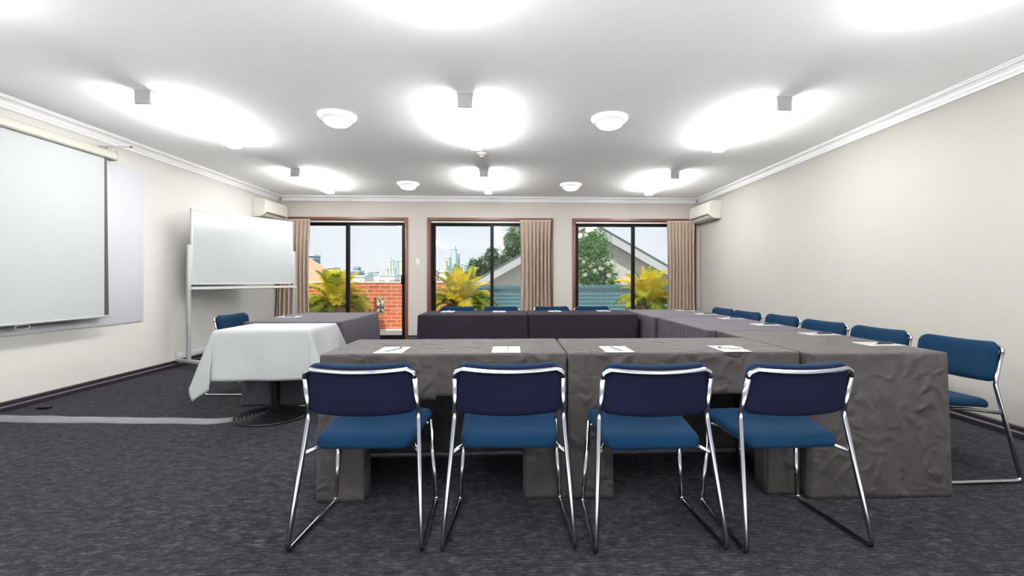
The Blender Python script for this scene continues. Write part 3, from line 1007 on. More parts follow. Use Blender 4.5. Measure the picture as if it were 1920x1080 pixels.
def cloth(label, group, x0, x1, y0, y1, m, flare=None, pleats=None, cut=None, hem=None, seed=0, panels=True):
    """fitted cloth: rounded rectangle skirt to the floor. flare/pleats/hem: dict by side f b l r"""
    flare = flare or {}; pleats = pleats or {}; hem = hem or {}
    bm = bmesh.new()
    rc = 0.012
    st = 0.0125
    per = []
    def line(ax, ay, bx_, by_, nx, ny, side):
        L_ = math.hypot(bx_ - ax, by_ - ay); n = max(2, int(L_ / st))
        for k in range(n):
            t = k / n
            per.append((ax + (bx_ - ax) * t, ay + (by_ - ay) * t, nx, ny, side, L_ * t, L_))
    def arc(cx, cy, a0, side):
        for k in range(3):
            a = a0 + k / 3 * PI / 2
            per.append((cx + rc * math.cos(a), cy + rc * math.sin(a), math.cos(a), math.sin(a), side, 0, 1))
    line(x0 + rc, y0, x1 - rc, y0, 0, -1, 'f'); arc(x1 - rc, y0 + rc, -PI / 2, 'fr')
    line(x1, y0 + rc, x1, y1 - rc, 1, 0, 'r'); arc(x1 - rc, y1 - rc, 0, 'rb')
    line(x1 - rc, y1, x0 + rc, y1, 0, 1, 'b'); arc(x0 + rc, y1 - rc, PI / 2, 'bl')
    line(x0, y1 - rc, x0, y0 + rc, -1, 0, 'l'); arc(x0 + rc, y0 + rc, PI, 'lf')
    n = len(per)
    zs = [0.0, 0.001, 0.004, 0.009] + [0.016 + k / 40 * (1 - 0.016) for k in range(41)]
    def get(d, side):
        return sum(d.get(c, 0.0) for c in side) / len(side)
    grid = []
    for j, t in enumerate(zs):
        row = []
        for i, (x, y, nx, ny, side, s, L_) in enumerate(per):
            if j < 4:
                ins = (0.012, 0.006, 0.002, 0.0)[j]
                z = TH - (0, 0.0012, 0.005, 0.011)[j]
                row.append(bm.verts.new((x - nx * ins, y - ny * ins, z)))
                continue
            hz = 0.004 + get(hem, side)
            z = TH - 0.011 - (t - 0.009) / (1 - 0.009) * (TH - 0.011 - hz)
            tt = 1 - z / TH
            d = get(flare, side) * tt
            pl = get(pleats, side)
            if pl:
                fr = s / 0.078
                w_ = abs(math.sin(fr * PI + 0.9 * noise.noise((s * 4, seed, 0)))) ** 0.7
                d += pl * min(1, tt * 4) * (w_ - 0.4) * (0.8 + 0.4 * noise.noise((s * 9, seed, 3)))
            edge = min(1.0, s / 0.12, (L_ - s) / 0.12) if len(side) == 1 else 0.0
            nz = noise.noise((x * 3.2, y * 3.2 + seed, z * 2.2)) * 0.010 + noise.noise((x * 9 + seed, y * 9, z * 7)) * 0.0035
            fl = 1.0 if get(flare, side) > 0 else 0.15
            d += nz * min(1, tt * 3) * fl * max(0, edge)
            row.append(bm.verts.new((x + nx * d, y + ny * d, z)))
        grid.append(row)
    faces = []
    for j in range(len(zs) - 1):
        for i in range(n):
            k = (i + 1) % n
            side = per[i][4]
            if cut and side == 'f':
                xm = (per[i][0] + per[k][0]) / 2
                zm = (grid[j][i].co.z + grid[j + 1][i].co.z) / 2
                zm2 = zm
                narrow = 0.018 * max(0, 1 - zm / 0.3) ** 2
                if cut[0] - narrow * 0 < xm < cut[1] and zm < cut[2] + 0.012 * noise.noise((xm * 3, seed, 1)):
                    continue
            faces.append(bm.faces.new((grid[j][i], grid[j][k], grid[j + 1][k], grid[j + 1][i])))
    bm.faces.new(grid[0])
    if cut:   # the sleeves wrap back around the legs
        for xs, sg in ((cut[0], 1), (cut[1], -1)):
            cols = []
            for k in range(7):
                a = k / 6
                xx = xs + sg * 0.012 * math.sin(a * PI) - sg * 0.02 * a * a
                cols.append([bm.verts.new((xx, y0 - 0.002 + 0.16 * a, 0.004 + (cut[2] + 0.02) * q / 6)) for q in range(7)])
            for A, B_ in zip(cols, cols[1:]):
                for q in range(6):
                    bm.faces.new((A[q], B_[q], B_[q + 1], A[q + 1]))
    o = obj('tablecloth', bm, m, None, 50)
    mod = o.modifiers.new('thickness', 'SOLIDIFY'); mod.thickness = 0.0025; mod.offset = -1
    tag(o, label, 'tablecloth', group)
    return o

G = M['grey_cloth']; PLC = M['pleat_cloth']
FA = (-0.955, 0.285, 2.308, 2.895)
FB = (0.293, 1.500, 2.300, 2.885)
CA = (1.508, 2.250, 2.250, 3.285)
CB = (1.455, 2.250, 3.292, 4.455)
CC = (1.420, 2.245, 4.462, 5.640)
RA = (-0.985, 0.180, 4.845, 5.480)
RB = (0.187, 1.372, 4.860, 5.500)
LT = (-2.355, -1.508, 4.100, 5.250)
for t, l in ((FA, 'folding table under the left front grey cloth, behind the two left foreground chairs'),
             (FB, 'folding table under the right front grey cloth, behind the two right foreground chairs')):
    table(*t, l, 'tables of the front row')
for t, l in ((CA, 'corner table hidden under the large grey cloth nearest the camera at right'),
             (CB, 'table hidden under the grey cloth in the middle of the right column'),
             (CC, 'table hidden under the grey cloth at the far end of the right column'),
             (RA, 'table hidden under the left cloth of the far row'),
             (RB, 'table hidden under the right cloth of the far row'),
             (LT, 'side table hidden under the pleated purple-grey cloth at left')):
    table(*t, l, 'tables of the horseshoe')
gp = 'grey cloths on the meeting tables'
cloth('charcoal cloth on the front left table, open over the legroom behind the two left chairs', gp, *FA, G,
      flare={'f': 0.012, 'l': 0.02, 'b': 0.01}, cut=(-0.735, 0.070, 0.514), hem={'b': 0.012}, seed=1)
cloth('charcoal cloth on the front middle table, open behind the two right foreground chairs', gp, *FB, G,
      flare={'f': 0.012, 'b': 0.01}, cut=(0.515, 1.325, 0.520), hem={'b': 0.012}, seed=2)
cloth('large brown-grey creased cloth to the floor on the right front corner table', gp, *CA, G,
      flare={'f': 0.020, 'r': 0.02}, seed=3)
cloth('grey cloth with pleated inner side in the middle of the right table column', gp, *CB, PLC,
      flare={'l': 0.02, 'r': 0.02}, pleats={'l': 0.026}, seed=4)
cloth('grey cloth at the far end of the right table column by the curtain', gp, *CC, PLC,
      flare={'l': 0.008, 'r': 0.02, 'b': 0.02}, pleats={'l': 0.006}, seed=5)
cloth('backlit dark cloth on the left table of the far row under the middle door', gp, *RA, M['backlit_plum_cloth'],
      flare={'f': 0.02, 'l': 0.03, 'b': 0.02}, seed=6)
cloth('backlit dark cloth on the right table of the far row under the right-hand door', gp, *RB, M['backlit_plum_cloth'],
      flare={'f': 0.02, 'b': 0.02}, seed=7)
cloth('purple-grey pleated cloth on the left side table beyond the white tablecloth', gp, *LT, PLC,
      flare={'f': 0.012, 'r': 0.025, 'l': 0.02, 'b': 0.02}, pleats={'r': 0.034}, seed=8)

# pedestal table with a white cloth
pc = (-1.845, 3.71); prz = math.radians(0.5)
r = thing('pedestal_table', 'small pedestal table with round black ridged base under the white cloth', 'table', (pc[0], pc[1], 0), prz)
box('tabletop', -0.335, 0.335, -0.265, 0.265, 0.700, 0.728, M['laminate'], r, 0.004)
bm = bmesh.new(); tube(bm, [(-0.09, 0.12, 0.045), (-0.09, 0.12, 0.70)], 0.034, 20); obj('pedestal', bm, M['black_iron'], r, 35)
bm = bmesh.new()
prof = [(0.275, 0.0), (0.277, 0.010)]
for k in range(9):
    ra = 0.270 - k * 0.026
    zb = 0.012 + 0.0042 * k
    prof += [(ra, zb + 0.006), (ra - 0.008, zb + 0.008), (ra - 0.016, zb + 0.002), (ra - 0.021, zb + 0.001)]
prof += [(0.036, 0.058), (0.0, 0.060)]
lathe(bm, prof, 64, (-0.09, 0.06)); obj('base', bm, M['black_iron'], r, 'all')

def white_cloth(a, b, over, ztop, rz, loc, label):
    bm = bmesh.new()
    NU = 60
    def axis(h):
        v = [-(h + over) + over * k / 18 for k in range(18)] + [-h + 2 * h * k / 24 for k in range(25)] + [h + over * (k + 1) / 18 for k in range(18)]
        return v
    U, V = axis(a), axis(b)
    g = []
    for v in V:
        row = []
        for u in U:
            du = max(0, abs(u) - a); dv = max(0, abs(v) - b)
            su = 1 if u > 0 else -1; sv = 1 if v > 0 else -1
            x = max(-a, min(a, u)); y = max(-b, min(b, v)); z = ztop
            rr = math.hypot(du, dv)
            if rr > 0:
                ph = math.atan2(dv, du)
                z = ztop - rr * 0.985
                # soft edge
                e_ = min(rr, 0.02)
                out = 0.006 * min(1, rr / 0.02)
                if du > 0 and dv > 0:
                    # the corner gathers into one fold that stands out
                    dg = math.degrees(ph)
                    k = math.sin(PI * max(0.0, min(1.0, (58 - dg) / 58)))
                    k2 = math.sin(2 * ph)
                    fl = 0.34 * rr * k
                    x += su * (out + 0.05 * rr * (1 - dg / 90) + fl); y += sv * (out + 0.06 * rr * k2 - 0.10 * fl)
                    z += 0.02 * k * rr
                elif du > 0:
                    x += su * (out + 0.05 * rr + 0.012 * math.sin(v * 22 + 1) * min(1, rr * 4))
                else:
                    y += sv * (out + 0.04 * rr + 0.008 * math.sin(u * 17) * min(1, rr * 4))
                dn = noise.noise((x * 4, y * 4, z * 4)) * 0.010 * min(1, rr * 5)
                x += dn; y += dn
            else:
                z += 0.001 * noise.noise((u * 6, v * 6, 0)) 
            row.append(bm.verts.new((x, y, z)))
        g.append(row)
    for j in range(len(V) - 1):
        for i in range(len(U) - 1):
            bm.faces.new((g[j][i], g[j][i + 1], g[j + 1][i + 1], g[j + 1][i]))
    o = obj('tablecloth', bm, M['white_cloth'], None, 'all', (loc[0], loc[1], 0))
    o.rotation_euler = (0, 0, rz)
    mod = o.modifiers.new('thickness', 'SOLIDIFY'); mod.thickness = 0.002; mod.offset = -1
    tag(o, label, 'tablecloth')
white_cloth(0.343, 0.270, 0.375, 0.735, prz, pc, 'white cloth draped over the small pedestal table at left')

# ------------------------------------------------------------ note pads and pens
def notepad(x, y, rz, where, z=TH + 0.0005):
    r = thing('notepad', 'white notepad ' + where, 'notepad', (x, y, z), rz, 'white notepads on the meeting tables')
    bm = bmesh.new(); bx(bm, -0.074, 0.074, -0.102, 0.102, 0, 0.0035); obj('pages', bm, M['paper'], r)
    bm = bmesh.new(); bx(bm, -0.074, 0.074, 0.094, 0.1025, 0.0, 0.0042); obj('glued_edge', bm, M['white_plastic'], r)
    return r
def pen(x, y, rz, where, m, z=TH + 0.0045, thick=1.0):
    r = thing('ballpoint_pen', 'pen ' + where, 'pen', (x, y, z + 0.0055 * thick), rz, 'pens on the notepads')
    R_ = 0.005 * thick
    bm = bmesh.new(); tube(bm, [(0, -0.060, 0), (0, -0.050, 0), (0, 0.045, 0)], [R_ * 0.4, R_, R_], 10); obj('barrel', bm, m, r, 35)
    bm = bmesh.new(); tube(bm, [(0, 0.045, 0), (0, 0.062, 0)], R_ * 0.8, 10); obj('cap', bm, M['pen_silver'] if m is not M['pen_silver'] else M['pen_dark'], r, 35)
    return r
pads = [(-0.622, 2.425, 0, 'on the front left table, before the leftmost chair', 's', 0.5),
        (-0.025, 2.415, 0, 'on the front table, before the second chair from left', 's', 0.05),
        (0.560, 2.405, 0, 'on the front middle table, before the third foreground chair', 's', -0.3),
        (1.170, 2.400, 0, 'on the front middle table, before the rightmost foreground chair', 's', -1.2),
        (2.125, 2.545, 90, 'on the right corner table, nearest the camera', 'd', 0.2),
        (2.110, 3.030, 90, 'on the right column, second pad from the camera', 'd', 0.1),
        (2.110, 3.680, 90, 'on the right column, third pad from the camera', 'd', 0.15),
        (2.110, 4.270, 90, 'on the right column, fourth pad from the camera', 'd', 0.0),
        (2.100, 4.820, 90, 'on the right column, second pad from its far end', 'd', 0.1),
        (2.090, 5.380, 90, 'at the far end of the right column by the curtain', 'd', 0.1),
        (-0.727, 5.300, 0, 'on the far table before its leftmost chair', 's', 0.4),
        (-0.136, 5.290, 0, 'on the far table, second pad from left', 's', 0.2),
        (0.514, 5.320, 0, 'on the far table, third pad from left', 's', 0.2),
        (1.093, 5.350, 0, 'on the far table, rightmost pad', 's', 0.2),
        (-2.215, 4.640, -90, 'on the left side table beyond the white cloth', 'd', 0.1)]
for x, y, a, w_, k, pr_ in pads:
    notepad(x, y, math.radians(a), w_)
    if k == 's':
        pen(x + 0.005, y - 0.01, pr_ * -1, 'on the white notepad ' + w_, M['pen_silver'])
    else:
        pen(x + 0.015, y - 0.02, math.radians(80) + pr_, 'on the white notepad ' + w_, M['pen_dark'], thick=1.25)

# ------------------------------------------------------------ cable cover on the carpet and its cord
bm = bmesh.new()
N = 90
rows = []
path = []
for k in range(N + 1):
    t = k / N
    x = -4.24 + t * (2.20)
    yc = 3.800 - 0.16 * min(1, t * 1.1) + (0.0 if t < 0.85 else 0.20 * ((t - 0.85) / 0.15) ** 2)
    path.append((x, yc + 0.012 * noise.noise((t * 5, 0, 0)), 0.160 - 0.035 * t))
for k, (x, y, w_) in enumerate(path):
    row = []
    for q in range(9):
        s = q / 8 - 0.5
        wob = 0.010 * noise.noise((k * 0.08, q, 3)) + (0.020 * max(0, 1 - abs(k - 22) / 8) if s > 0.3 else 0)
        z = 0.003 + 0.012 * (1 - (2 * s) ** 2) ** 0.5 + 0.003 * noise.noise((k * 0.12, s * 5, 9))
        row.append(bm.verts.new((x, y + s * w_ + wob, max(0.001, z))))
    rows.append(row)
for a, b in zip(rows, rows[1:]):
    for q in range(8):
        bm.faces.new((a[q], b[q], b[q + 1], a[q + 1]))
be = [e for e in bm.edges if e.is_boundary]
ex = bmesh.ops.extrude_edge_only(bm, edges=be)
for v in [g_ for g_ in ex['geom'] if isinstance(g_, bmesh.types.BMVert)]: v.co.z = 0.0
tag(obj('cable_cover', bm, M['duct'], None, 'all'), 'flat grey cable cover strip running across the carpet from the left wall', 'cable cover')
bm = bmesh.new()
tube(bm, fillet([(-2.16, 3.765, 0.008), (-2.12, 3.86, 0.006), (-2.02, 3.98, 0.006), (-1.93, 4.02, 0.006), (-1.80, 4.07, 0.006)], 0.2, 4), 0.0045, 8)
tag(obj('power_cord', bm, M['cord'], None, 'all'), 'thin beige cord leaving the cable cover beside the black table base', 'cord')
tag(box('floor_socket', -4.05, -3.96, 4.05, 4.10, 0.0, 0.02, M['black_iron'], None, 0.004), 'small black plug lying on the carpet at the left edge', 'plug')

# ------------------------------------------------------------ outdoors: terrace
bm = bmesh.new(); bx(bm, -9, 7.5, YB + TW, 12.3, -0.25, -0.04); tag(obj('terrace', bm, M['terrace']), kind='structure')
bm = bmesh.new(); bx(bm, -260, 260, 12.3, 700, -7, -6); tag(obj('ground', bm, M['ground']), kind='structure')

# brick wall with a square opening
r = thing('brick_wall', 'low red brick garden wall with a small square opening beyond the terrace', 'wall', (0, 10.7, 0))
bm = bmesh.new()
t = 0.23
bx(bm, -6.6, -3.179, 0, t, -0.04, 1.03); bx(bm, -2.945, -1.50, 0, t, -0.04, 1.03)
bx(bm, -3.179, -2.945, 0, t, -0.04, 0.318); bx(bm, -3.179, -2.945, 0, t, 0.689, 1.03)
obj('brickwork', bm, M['brick'], r)
bm = bmesh.new(); bx(bm, -6.6, -1.495, -0.008, t + 0.008, 1.03, 1.062, 0, 0.004); obj('coping', bm, M['terrace'], r, 35)

# teal slatted fence
r = thing('slat_fence', 'blue-green horizontal slat fence at the right of the terrace', 'fence', (0, 11.5, 0))
bm = bmesh.new()
z = -0.04
k = 0
while z < 0.87:
    bx(bm, -1.20, 5.6, 0.0, 0.022, z + 0.014, z + 0.096)
    z += 0.0975
obj('slat_panel', bm, M['fence'], r)
bm = bmesh.new()
z = -0.04
while z < 0.84:
    bx(bm, -1.20, 5.6, 0.004, 0.020, z + 0.0965, z + 0.111)
    z += 0.0975
obj('slat_gap_light', bm, M['fence_gap_light'], r)
bm = bmesh.new(); bx(bm, -1.22, 5.62, -0.03, 0.05, 0.865, 0.968, 0, 0.004); obj('top_rail', bm, M['fence'], r, 35)
for px in (-1.2, 0.9, 1.62, 2.95, 4.3, 5.6):
    box('post', px - 0.035, px + 0.035, 0.024, 0.095, -0.04, 0.86, M['fence'], r)

# neighbouring gabled house
r = thing('gabled_house', 'cream rendered house with a broad white gable beyond the fence', 'house', (2.611, 16, 0))
sl = 0.565
hw = 6.0
bm = bmesh.new()
ap = 3.27 - 0.30
prism(bm, [(-hw + 0.6, -6), (hw - 0.6, -6), (hw - 0.6, ap - (hw - 0.6) * sl), (0, ap), (-hw + 0.6, ap - (hw - 0.6) * sl)], 'y', 0.35, 9)
obj('walls', bm, M['render'], r)
bm = bmesh.new()
for s in (-1, 1):
    prism(bm, [(0, 3.25), (s * hw, 3.25 - hw * sl), (s * hw, 3.25 - hw * sl - 0.31), (0, 3.25 - 0.31)], 'y', -0.03, 0.0)
obj('barge_board', bm, M['fascia'], r)
bm = bmesh.new()
for s in (-1, 1):
    prism(bm, [(0, 3.30), (s * (hw + 0.1), 3.30 - (hw + .1) * sl), (s * (hw + 0.1), 3.25 - (hw + .1) * sl), (0, 3.25)], 'y', -0.06, 9.4)
obj('roof', bm, M['roof_dark'], r)
bm = bmesh.new()
for s in (-1, 1):
    prism(bm, [(0, 3.25 - 0.24), (s * hw, 3.25 - hw * sl - 0.24), (s * hw, 3.25 - hw * sl - 0.27), (0, 3.25 - 0.27)], 'y', 0.0, 0.35)
obj('soffit', bm, M['fascia'], r)

# foliage
def leaf(bm, c, d, w, ln, mi=0, droop=0.2):
    d = d.normalized()
    s = d.cross(Vector((random.uniform(-.3, .3), random.uniform(-.3, .3), 1))).normalized() * w
    m_ = c + d * ln * 0.5 + Vector((0, 0, 0.04 * ln))
    e_ = c + d * ln - Vector((0, 0, droop * ln))
    v = [bm.verts.new(p) for p in (c, m_ - s, e_, m_ + s)]
    bm.faces.new(v).material_index = mi

def foliage(n, blobs, lsize, w=0.35):
    bm = bmesh.new()
    tot = sum(b[3] ** 2 for b in blobs)
    for (x, y, z, rr) in blobs:
        for _ in range(int(n * rr ** 2 / tot)):
            d = Vector((random.gauss(0, 1), random.gauss(0, 1), random.gauss(0, 1))).normalized()
            c = Vector((x, y, z)) + d * rr * random.uniform(0.55, 1.05)
            dd = (d + Vector((random.gauss(0, .7), random.gauss(0, .7), random.gauss(0, .5)))).normalized()
            L_ = lsize * random.uniform(0.6, 1.3)
            leaf(bm, c, dd, L_ * w, L_)
    return bm

# flowering bush beyond the fence
random.seed(21)
r = thing('flowering_bush', 'green bush with white and pink flowers before the gabled house', 'bush', (2.40, 13.2, -0.04))
bm = bmesh.new()
for k in range(5):
    a = k * 1.3
    tube(bm, [(0.05 * math.cos(a), 0.05 * math.sin(a), 0), (0.3 * math.cos(a), 0.25 * math.sin(a), 0.9), (0.45 * math.cos(a), 0.3 * math.sin(a), 1.6)], [0.04, 0.03, 0.015], 8)
obj('stem', bm, M['bark'], r, 35)
blobs = [(-0.25, 0, 1.0, .55), (0.2, 0.1, 1.0, .55), (-0.15, -.1, 1.55, .55), (0.15, 0.1, 1.6, .5), (0.30, 0, 1.3, .42), (-0.05, 0, 2.1, .45), (0.15, 0, 2.2, .38), (-0.45, 0, 1.9, .45), (-0.6, 0, 1.3, .5), (0.55, 0, 0.75, .38), (0.1, -.2, .6, .5), (0.05, 0, 2.45, .25), (-.4, 0, 2.25, .25)]
obj('leaves', foliage(9000, blobs, 0.085, 0.30), M['bush'], r)
for k, (fx, fz) in enumerate([(-0.36, 1.65), (-0.33, 1.30), (0.30, 1.60), (0.44, 1.66), (0.12, 1.47), (-0.06, 1.40), (-0.30, 2.42), (0.52, 1.40), (0.05, 0.87), (0.50, 0.88), (0.34, 1.28)]):
    bm = bmesh.new()
    for q in range(22):
        d = Vector((random.gauss(0, 1), -abs(random.gauss(0.6, .6)), random.gauss(0, .8))).normalized()
        leaf(bm, Vector((fx, -0.50 - 0.05 * (k % 3), fz)) + d * 0.015, d, 0.026, 0.065, 0, 0.3)
    obj('flower', bm, M['petal'], r)

# trees beyond the house
def tree(x, y, zb, blobs, n, ls, m, label, trunk=0.2):
    r = thing('tree', label, 'tree', (x, y, zb), 0, 'trees beyond the gabled house')
    bm = bmesh.new()
    top = max(b[2] for b in blobs)
    tube(bm, [(0, 0, 0), (0.1, 0, top * 0.5), (0.0, 0, top * 0.95)], [trunk, trunk * 0.7, trunk * 0.25], 8)
    for b in blobs:
        tube(bm, [(0.05, 0, max(top * 0.4, b[2] * 0.6)), (b[0], b[1], b[2])], [trunk * 0.35, 0.03], 6)
    obj('trunk', bm, M['bark'], r, 35)
    obj('foliage', foliage(n, blobs, ls), m, r)
random.seed(5)
# centred in view through the middle door (z offset: base at -6)
tree(1.5, 32.5, -6, [(-1.2, 0, 9.4, 1.0), (-0.9, 0, 10.4, .8), (0.0, 0, 10.2, 1.1), (0.2, 0, 9.0, 1.2), (-0.6, 0, 8.4, 1.1), (-1.9, 0, 8.1, .8), (1.2, 0, 9.6, 1.1)], 7000, 0.22, M['tree2'],
     'tall pale green tree behind the left slope of the gabled house', 0.25)
tree(-1.7, 29.5, -6, [(-0.5, 0, 7.7, .55), (0.1, 0, 8.0, .6), (0.45, 0, 8.7, .42), (-0.1, 0, 7.3, .7), (0.9, 0, 7.8, .7), (-0.9, 0, 7.2, .4), (-.7, 0, 8.1, .28)], 4200, 0.20, M['tree'],
     'dark green leafy tree just left of the gabled roof slope', 0.2)
tree(-0.2, 27, -6, [(0, 0, 7.8, .7), (0.5, 0, 8.6, .6), (0.3, 0, 9.4, .45), (-0.5, 0, 7.3, .5), (0.7, 0, 7.9, .8)], 4200, 0.20, M['tree'],
     'dark green slender tree behind the middle door mullion', 0.2)

# potted palms
def frond(r, base, az, elev, ln, m, droop, seed):
    rnd = random.Random(seed)
    bm = bmesh.new()
    n = 26
    p = Vector(base)
    d = Vector((math.cos(az) * math.cos(elev), math.sin(az) * math.cos(elev), math.sin(elev)))
    pts = [p.copy()]; dirs = [d.copy()]
    for k in range(n):
        t = k / n
        d = (d + Vector((0, 0, -droop / n * (0.3 + 1.9 * t)))).normalized()
        p = p + d * ln / n
        pts.append(p.copy()); dirs.append(d.copy())
    tube(bm, pts, [0.0055 * (1 - 0.8 * k / n) for k in range(n + 1)], 5, 1)
    for k in range(6, n + 1):
        t = k / n
        L_ = ln * 0.27 * math.sin(PI * (0.12 + 0.80 * (t - 0.2) / 0.8)) ** 0.8 + 0.02
        side = dirs[k].cross(Vector((0, 0, 1)))
        if side.length < 0.01: side = Vector((1, 0, 0))
        side.normalize()
        up = side.cross(dirs[k]).normalized()
        for s in (-1, 1):
            for q in (0, 0.33, 0.66):
                c = pts[k] - dirs[k] * (ln / n * q)
                dd = (side * s * rnd.uniform(0.75, 1.0) + dirs[k] * rnd.uniform(0.55, 0.8) + up * rnd.uniform(0.15, 0.45)).normalized()
                w_ = 0.0078 * rnd.uniform(0.8, 1.3)
                wv = dirs[k].cross(dd).cross(dd).normalized() * w_
                a = c; b = c + dd * L_ * 0.5; e_ = c + dd * L_ + Vector((0, 0, -0.30 * L_ * rnd.uniform(0.5, 1.3)))
                v = [bm.verts.new(x_) for x_ in (a - wv * 0.5, b - wv, e_, b + wv, a + wv * 0.5)]
                bm.faces.new(v)
    obj('frond', bm, [m, M['stem']], r)

def palm(x, y, label, seed, sc=1.0, topz=0.58, n=38, hr=1.0):
    rnd = random.Random(seed)
    r = thing('potted_palm', label, 'potted palm', (x, y, -0.04), 0, 'yellow-green potted palms on the terrace')
    bm = bmesh.new()
    zt = topz
    lathe(bm, [(0, 0), (0.17, 0), (0.185, 0.02), (0.235, zt * 0.7), (0.25, zt - 0.05), (0.27, zt - 0.045), (0.272, zt), (0.245, zt), (0.24, zt - 0.05)], 36)
    p_ = obj('pot', bm, M['pot'], r, 35)
    bm = bmesh.new(); lathe(bm, [(0.24, zt - 0.045), (0.1, zt - 0.035), (0, zt - 0.03)], 30); obj('soil', bm, M['soil'], p_, 'all')
    for k in range(n):
        az = k * 2.399 + rnd.uniform(-.3, .3)
        f_ = k / n
        elev = math.radians(86 - 50 * f_ ** 1.1 + rnd.uniform(-6, 6))
        ln = sc * rnd.uniform(0.80, 1.0) * (0.95 if f_ < 0.5 else 0.88)
        m = M['palm_y'] if rnd.random() < 0.60 - 0.35 * f_ else (M['palm_l'] if rnd.random() < 0.62 else M['palm_g'])
        b_ = (0.06 * math.cos(az), 0.06 * math.sin(az), zt - 0.06)
        frond(r, b_, az, elev, ln, m, 0.75 + 1.1 * f_, seed * 100 + k)
    for k in range(14):
        az = k * 0.45 + 0.4
        frond(r, (0.1 * math.cos(az), 0.1 * math.sin(az), zt - 0.06), az, math.radians(20 + 18 * (k % 3)), sc * (0.46 + 0.06 * (k % 2)), M['palm_g'], 1.6, seed * 100 + 60 + k)
palm(-3.76, 9.95, 'potted yellow-green palm left of the brick wall, seen through the left door', 3, 0.94)
palm(-1.10, 10.0, 'potted yellow-green palm seen through the middle door', 4, 1.02)
palm(3.02, 9.95, 'potted yellow palm beside the right-hand curtain, seen through the right door', 5, 1.0)

# outdoor condenser box beside the left palm
r = thing('condenser_unit', 'white outdoor air conditioner box beside the left palm', 'air conditioner', (-4.46, 9.45, -0.04))
box('cabinet', -0.36, 0.33, -0.14, 0.14, 0.03, 0.785, M['white_metal'], r, 0.012)
bm = bmesh.new()
for k in range(5):
    ra = 0.05 + 0.045 * k
    tube(bm, [(-0.08 + ra * math.cos(q * PI / 12), -0.152, 0.42 + ra * math.sin(q * PI / 12)) for q in range(25)], 0.004, 6)
obj('fan_grille', bm, M['grey_metal'], r)
M['red_label'] = mat('faded_red', (0.62, 0.25, 0.22), 0.6)
box('side_label', 0.20, 0.25, -0.1425, -0.1405, 0.52, 0.70, M['red_label'], r)
bm = bmesh.new(); bx(bm, -0.30, -0.22, -0.14, 0.14, 0, 0.031); bx(bm, 0.2, 0.28, -0.14, 0.14, 0, 0.031); obj('feet', bm, M['rubber'], r)

# green garden bench seen through the square hole in the bricks
r = thing('garden_bench', 'dark green bench glimpsed through the square opening in the bricks', 'bench', (-3.42, 12.0, -0.04))
bm = bmesh.new()
bx(bm, -0.35, 0.35, -0.18, 0.18, 0.26, 0.30); obj('seat', bm, M['deckchair'], r)
for sx in (-0.30, 0.28):
    for sy in (-0.16, 0.14):
        box('leg', sx, sx + 0.03, sy, sy + 0.03, 0.0, 0.26, M['deckchair'], r)
bm = bmesh.new(); bx(bm, -0.35, 0.35, 0.18, 0.205, 0.38, 0.44); obj('backrest', bm, M['deckchair'], r)
random.seed(3)
r = thing('low_shrub', 'pale green shrub seen through the square opening in the brick wall', 'shrub', (-3.45, 12.05, -0.04))
bm = bmesh.new(); tube(bm, [(0, 0.15, 0), (0, 0.15, 0.5)], [0.03, 0.015], 6); obj('stem', bm, M['bark'], r)
obj('leaves', foliage(260, [(0, 0.35, 0.45, 0.3), (0.25, 0.3, 0.4, .25), (-0.2, 0.35, 0.7, .2)], 0.10, 0.3), M['tree2'], r)

# salmon tiled roof at far left
r = thing('tiled_roof_house', 'house with pale salmon tiled roof at the far left beyond the palm', 'house', (-12.0, 20, -6.15))
bm = bmesh.new()
pr = [(-3, 8.95), (0.2, 8.95), (5.4, 5.6), (5.4, 5.5), (-3, 5.5)]
prism(bm, [(-3, 6.1), (0.2, 8.6), (0.6, 8.55), (3.0, 7.0), (4.9, 5.9), (4.9, 5.8), (-3, 5.8)], 'y', 0, 6)
obj('roof', bm, M['roof_tile'], r)
box('walls', -2.6, 4.4, 0.4, 5.6, 0, 5.8, M['render'], r)
bm = bmesh.new()
for j in range(12):
    zt = 6.0 + j * 0.2
    for i in range(16):
        xx = -1.6 + i * 0.36 + (0.18 if j % 2 else 0)
        lim = 8.5 - max(0, (xx - 0.5)) * 0.66 - 0.1
        lim2 = 6.1 + (xx + 3) * 0.78 - 0.1
        if zt < min(lim, lim2): bx(bm, xx, xx + 0.12, -0.012, 0.002, zt, zt + 0.035)
obj('tile_gap', bm, mat('dark_tile_gap', (0.52, 0.25, 0.14), 0.9), r)  # darker strips in staggered rows over the tiles

# ------------------------------------------------------------ the distant city
CG = 'distant city buildings'
def building(x, y, w, d, z1, m, label, crown=None, name='office_building', cat='building'):
    r = thing(name, label, cat, (x, y, -6), 0, CG)
    bm = bmesh.new(); bx(bm, -w / 2, w / 2, 0, d, 0, z1 + 6); obj('tower', bm, m, r)
    bm = bmesh.new(); bx(bm, -w / 2 - 0.3, w / 2 + 0.3, -0.3, d + 0.3, z1 + 6, z1 + 6.5); obj('roof_slab', bm, M['hazy_white'], r)
    if crown:
        bm = bmesh.new(); bx(bm, -w * crown[0], w * crown[0], d * 0.2, d * 0.8, z1 + 6.5, z1 + 6.5 + crown[1]); obj('plant_room', bm, m, r)
    return r
M['hazy_white'] = mat('hazy_white', (0.70, 0.74, 0.78), 0.8)  # roofs and facades below are paled: distance haze put into their colours
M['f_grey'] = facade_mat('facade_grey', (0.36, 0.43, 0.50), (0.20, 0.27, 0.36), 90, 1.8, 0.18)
M['f_bluegrey'] = facade_mat('facade_bluegrey', (0.52, 0.60, 0.68), (0.30, 0.42, 0.52), 3, 2.6, 0.3)
